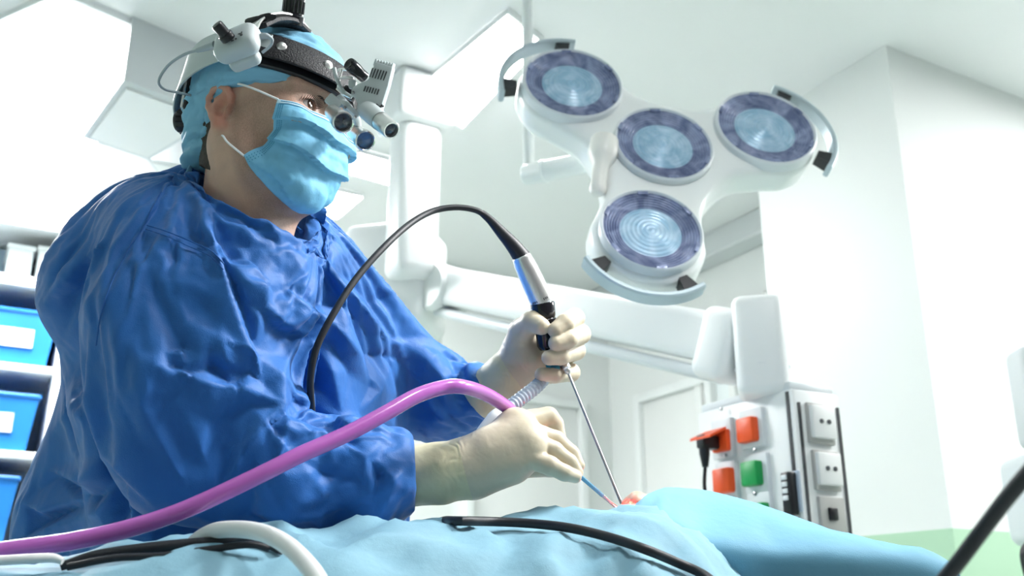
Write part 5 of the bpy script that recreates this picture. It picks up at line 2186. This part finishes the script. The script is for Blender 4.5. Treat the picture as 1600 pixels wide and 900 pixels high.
def drape_sheet(name, rows, label, m, folds=(), crumple=.006, sub=7, seed=0, group=None):
    """cloth sheet through rows of points (each row left to right), resampled, creased and given thickness"""
    R_ = []
    for r_ in rows:
        p, _ = catmull(np.array(r_, float), np.zeros(len(r_)), sub)
        R_.append(p)
    R_ = np.array(R_)
    cols = []
    for j in range(R_.shape[1]):
        p, _ = catmull(R_[:, j], np.zeros(R_.shape[0]), sub)
        cols.append(p)
    G = np.array(cols).transpose(1, 0, 2)
    n = np.cross(np.gradient(G, axis=1), np.gradient(G, axis=0))
    n /= np.linalg.norm(n, axis=2)[..., None] + 1e-12
    if (n * ZZ).sum() < 0:
        n = -n
    fl_ = G.reshape(-1, 3)
    wv = fl_ + .02 * np.stack([perlin(fl_, .08, seed + 1), perlin(fl_, .08, seed + 2), perlin(fl_, .08, seed + 3)], 1)
    d = (.15 - np.abs(perlin(wv, .11, seed + 4))) * crumple * 4 + (.14 - np.abs(perlin(wv, .05, seed + 5))) * crumple * 1.6 + (.14 - np.abs(perlin(wv, .022, seed + 6))) * crumple * .5
    px, py, dd = project(fl_)
    for poly, amp, wdt in folds:
        q, par, side = seg_dist(px, py, poly)
        d += amp * np.maximum(1 - q / wdt, 0) ** 1.3 * np.sin(np.clip(par, .03, .97) * math.pi) ** .5
    G = G + n * d.reshape(G.shape[:2])[..., None]
    o = obj(name, MB().grid(G), m, None, angle=None, solid=.0015)
    ROOT_LOC[o.name] = np.array(o.location)
    return tag(o, label, 'drape', group), G


def drop(p, dz, out):
    return np.array(p) + ZZ * dz + np.array(out)


TO = nz(-FH * .85 - RT * .25)                # from the crest towards the camera
crest = [P(-170, 892, .90), P(0, 884, .93), P(120, 872, .955), P(250, 856, .98), P(420, 832, 1.01), P(540, 824, 1.05), P(640, 817, 1.09), P(760, 811, 1.13), P(880, 804, 1.17),
         P(975, 804, 1.19), P(1040, 801, 1.20), P(1075, 822, 1.18), P(1120, 862, 1.14), P(1175, 915, 1.10)]
back2 = [p - TO * .10 - ZZ * .10 for p in crest]
back1 = [p - TO * .045 - ZZ * .022 for p in crest]
r1 = [p + TO * .07 - ZZ * .010 for p in crest]
r2 = [p + TO * .16 - ZZ * .040 for p in crest]
r3 = [p + TO * .265 - ZZ * .105 for p in crest]
r4 = [p + TO * .285 - ZZ * .30 for p in crest]
r5 = [p + TO * .295 - ZZ * .50 for p in crest]
dr1, G1 = drape_sheet('surgical_drape', [back2, back1, crest, r1, r2, r3, r4, r5], 'light blue drape in the foreground covering the patient below the nose', M['drape'],
                      folds=[([(760, 830), (860, 850), (960, 880)], .006, 24), ([(560, 840), (640, 860), (700, 890)], .008, 26), ([(960, 812), (1030, 830), (1090, 880)], .006, 20)],
                      crumple=.011, seed=40)
m_c = [P(1004, 802, 1.31), P(1018, 781, 1.32), P(1050, 769, 1.33), P(1120, 775, 1.32), P(1200, 797, 1.30), P(1300, 833, 1.26), P(1400, 866, 1.21), P(1473, 888, 1.17), P(1500, 912, 1.15)]
m_f = [P(990, 815, 1.150), P(1012, 812, 1.148), P(1060, 818, 1.145), P(1112, 846, 1.14), P(1200, 857, 1.135), P(1300, 863, 1.13), P(1390, 877, 1.125), P(1462, 893, 1.12), P(1494, 915, 1.12)]
m_b = [p - TO * .10 - ZZ * .03 for p in m_c]
m_b2 = [p - TO * .16 - ZZ * .20 for p in m_c]
m_m = [(a + b) / 2 + ZZ * .016 for a, b in zip(m_c, m_f)]
m_d1 = [p - TO * .012 - ZZ * .05 for p in m_f]
m_d2 = [p - TO * .016 - ZZ * .16 for p in m_f]
m_d3 = [p - TO * .016 - ZZ * .40 for p in m_f]
dr2, G2 = drape_sheet('surgical_drape', [m_b2, m_b, m_c, m_m, m_f, m_d1, m_d2, m_d3], 'blue drape raised like a tent behind the nose, sloping down to the right', M['drape2'],
                      folds=[([(1010, 800), (1060, 780), (1130, 790)], .004, 14), ([(1040, 772), (1030, 800), (1020, 815)], .005, 12)], crumple=.003, seed=60)
# operating table under the drapes
tb = thing('operating_table', [PO[0] - .1, PO[1] - .1, 0], 'operating table hidden under the blue drapes', 'operating table')
tdir = nz(np.array([pu[0], pu[1], 0]))
tsid = np.cross(ZZ, tdir)
tcen = PO - pu * .25 + TOP * .09
tcen[2] = 0
ztab = PO[2] - .112
obj('mattress', MB().box(tcen + ZZ * (ztab - .03), [.52, .125, .028], [tdir, tsid, ZZ], b=.02, seg=3), M['black'], tb)
obj('table_top', MB().box(tcen + ZZ * (ztab - .075), [.52, .12, .016], [tdir, tsid, ZZ], b=.006), M['steel'], tb)
obj('pedestal', MB().box(tcen + ZZ * ((ztab - .09) / 2 + .05), [.14, .11, (ztab - .09) / 2 - .05], [tdir, tsid, ZZ], b=.02), M['white'], tb)
obj('table_base', MB().box(tcen + ZZ * .05, [.35, .14, .05], [tdir, tsid, ZZ], b=.02), M['white'], tb)


def on_drape(G, px_, py_, lift):
    gx, gy, gd = project(G.reshape(-1, 3))
    m = np.hypot(gx - px_, gy - py_) < 16
    if not m.any():
        return P(px_, py_, 1.0)
    return P(px_, py_, gd[m].min() - lift)


# black cable over the drape, hanging below the frame and rising at the right
q = [P(676, 822, 1.17), P(692, 814, 1.135)] + [on_drape(G1, x, y, .0085) for x, y in ((715, 814), (770, 815), (830, 818), (890, 825), (950, 839), (1010, 859), (1060, 880), (1105, 902))]
q += [P(1170, 960, .86), P(1290, 1010, .78), P(1400, 985, .70), P(1478, 902, .64), P(1530, 835, .62), P(1580, 770, .60), P(1650, 690, .58)]
o = obj('black_cable', MB().tube(q, .0049, n=16), M['rubber'], None)
tag(o, 'thick black cable lying over the front drape and rising at the right edge', 'cable')
# white hose in the near foreground
q = [P(285, 870, .95), P(305, 846, .925), P(335, 830, .90), P(375, 827, .875), P(415, 834, .85), P(450, 853, .82), P(478, 880, .79), P(500, 912, .76), P(520, 970, .73), P(530, 1050, .72)]
o = obj('white_hose', MB().tube(q, [.0055, .007, .0075, .0075, .0075, .0075, .0075, .0075, .0075, .0075], n=20), M['white2'], None)
tag(o, 'white hose arching over the blue drape in the near foreground', 'hose')
# dark cables behind it
o = obj('dark_cable', MB().tube([P(95, 885, .86), P(150, 868, .87), P(220, 858, .88), P(290, 851, .89), P(350, 847, .895), P(380, 842, .90), P(420, 852, .90), P(440, 862, .89)], [.004, .0048, .0052, .0054, .0054, .005, .004, .003], n=14), M['rubber'], None)
tag(o, 'thick dark cable lying on the drape behind the white hose', 'cable')
o = obj('dark_cable', MB().tube([P(105, 886, .845), P(180, 872, .855), P(260, 868, .865), P(330, 858, .87), P(390, 851, .875), P(420, 857, .88)], .0032, n=12), M['rubber'], None)
tag(o, 'thin dark cable lying in front of the thicker one on the drape', 'cable')
o = obj('white_hose', MB().tube([P(-80, 880, .83), P(0, 876, .84), P(50, 873, .845), P(82, 872, .85), P(98, 877, .85)], [.0042, .0042, .0042, .0040, .0030], n=14), M['white2'], None)
tag(o, 'short white cord at the lower left corner under the pink hose', 'cord')
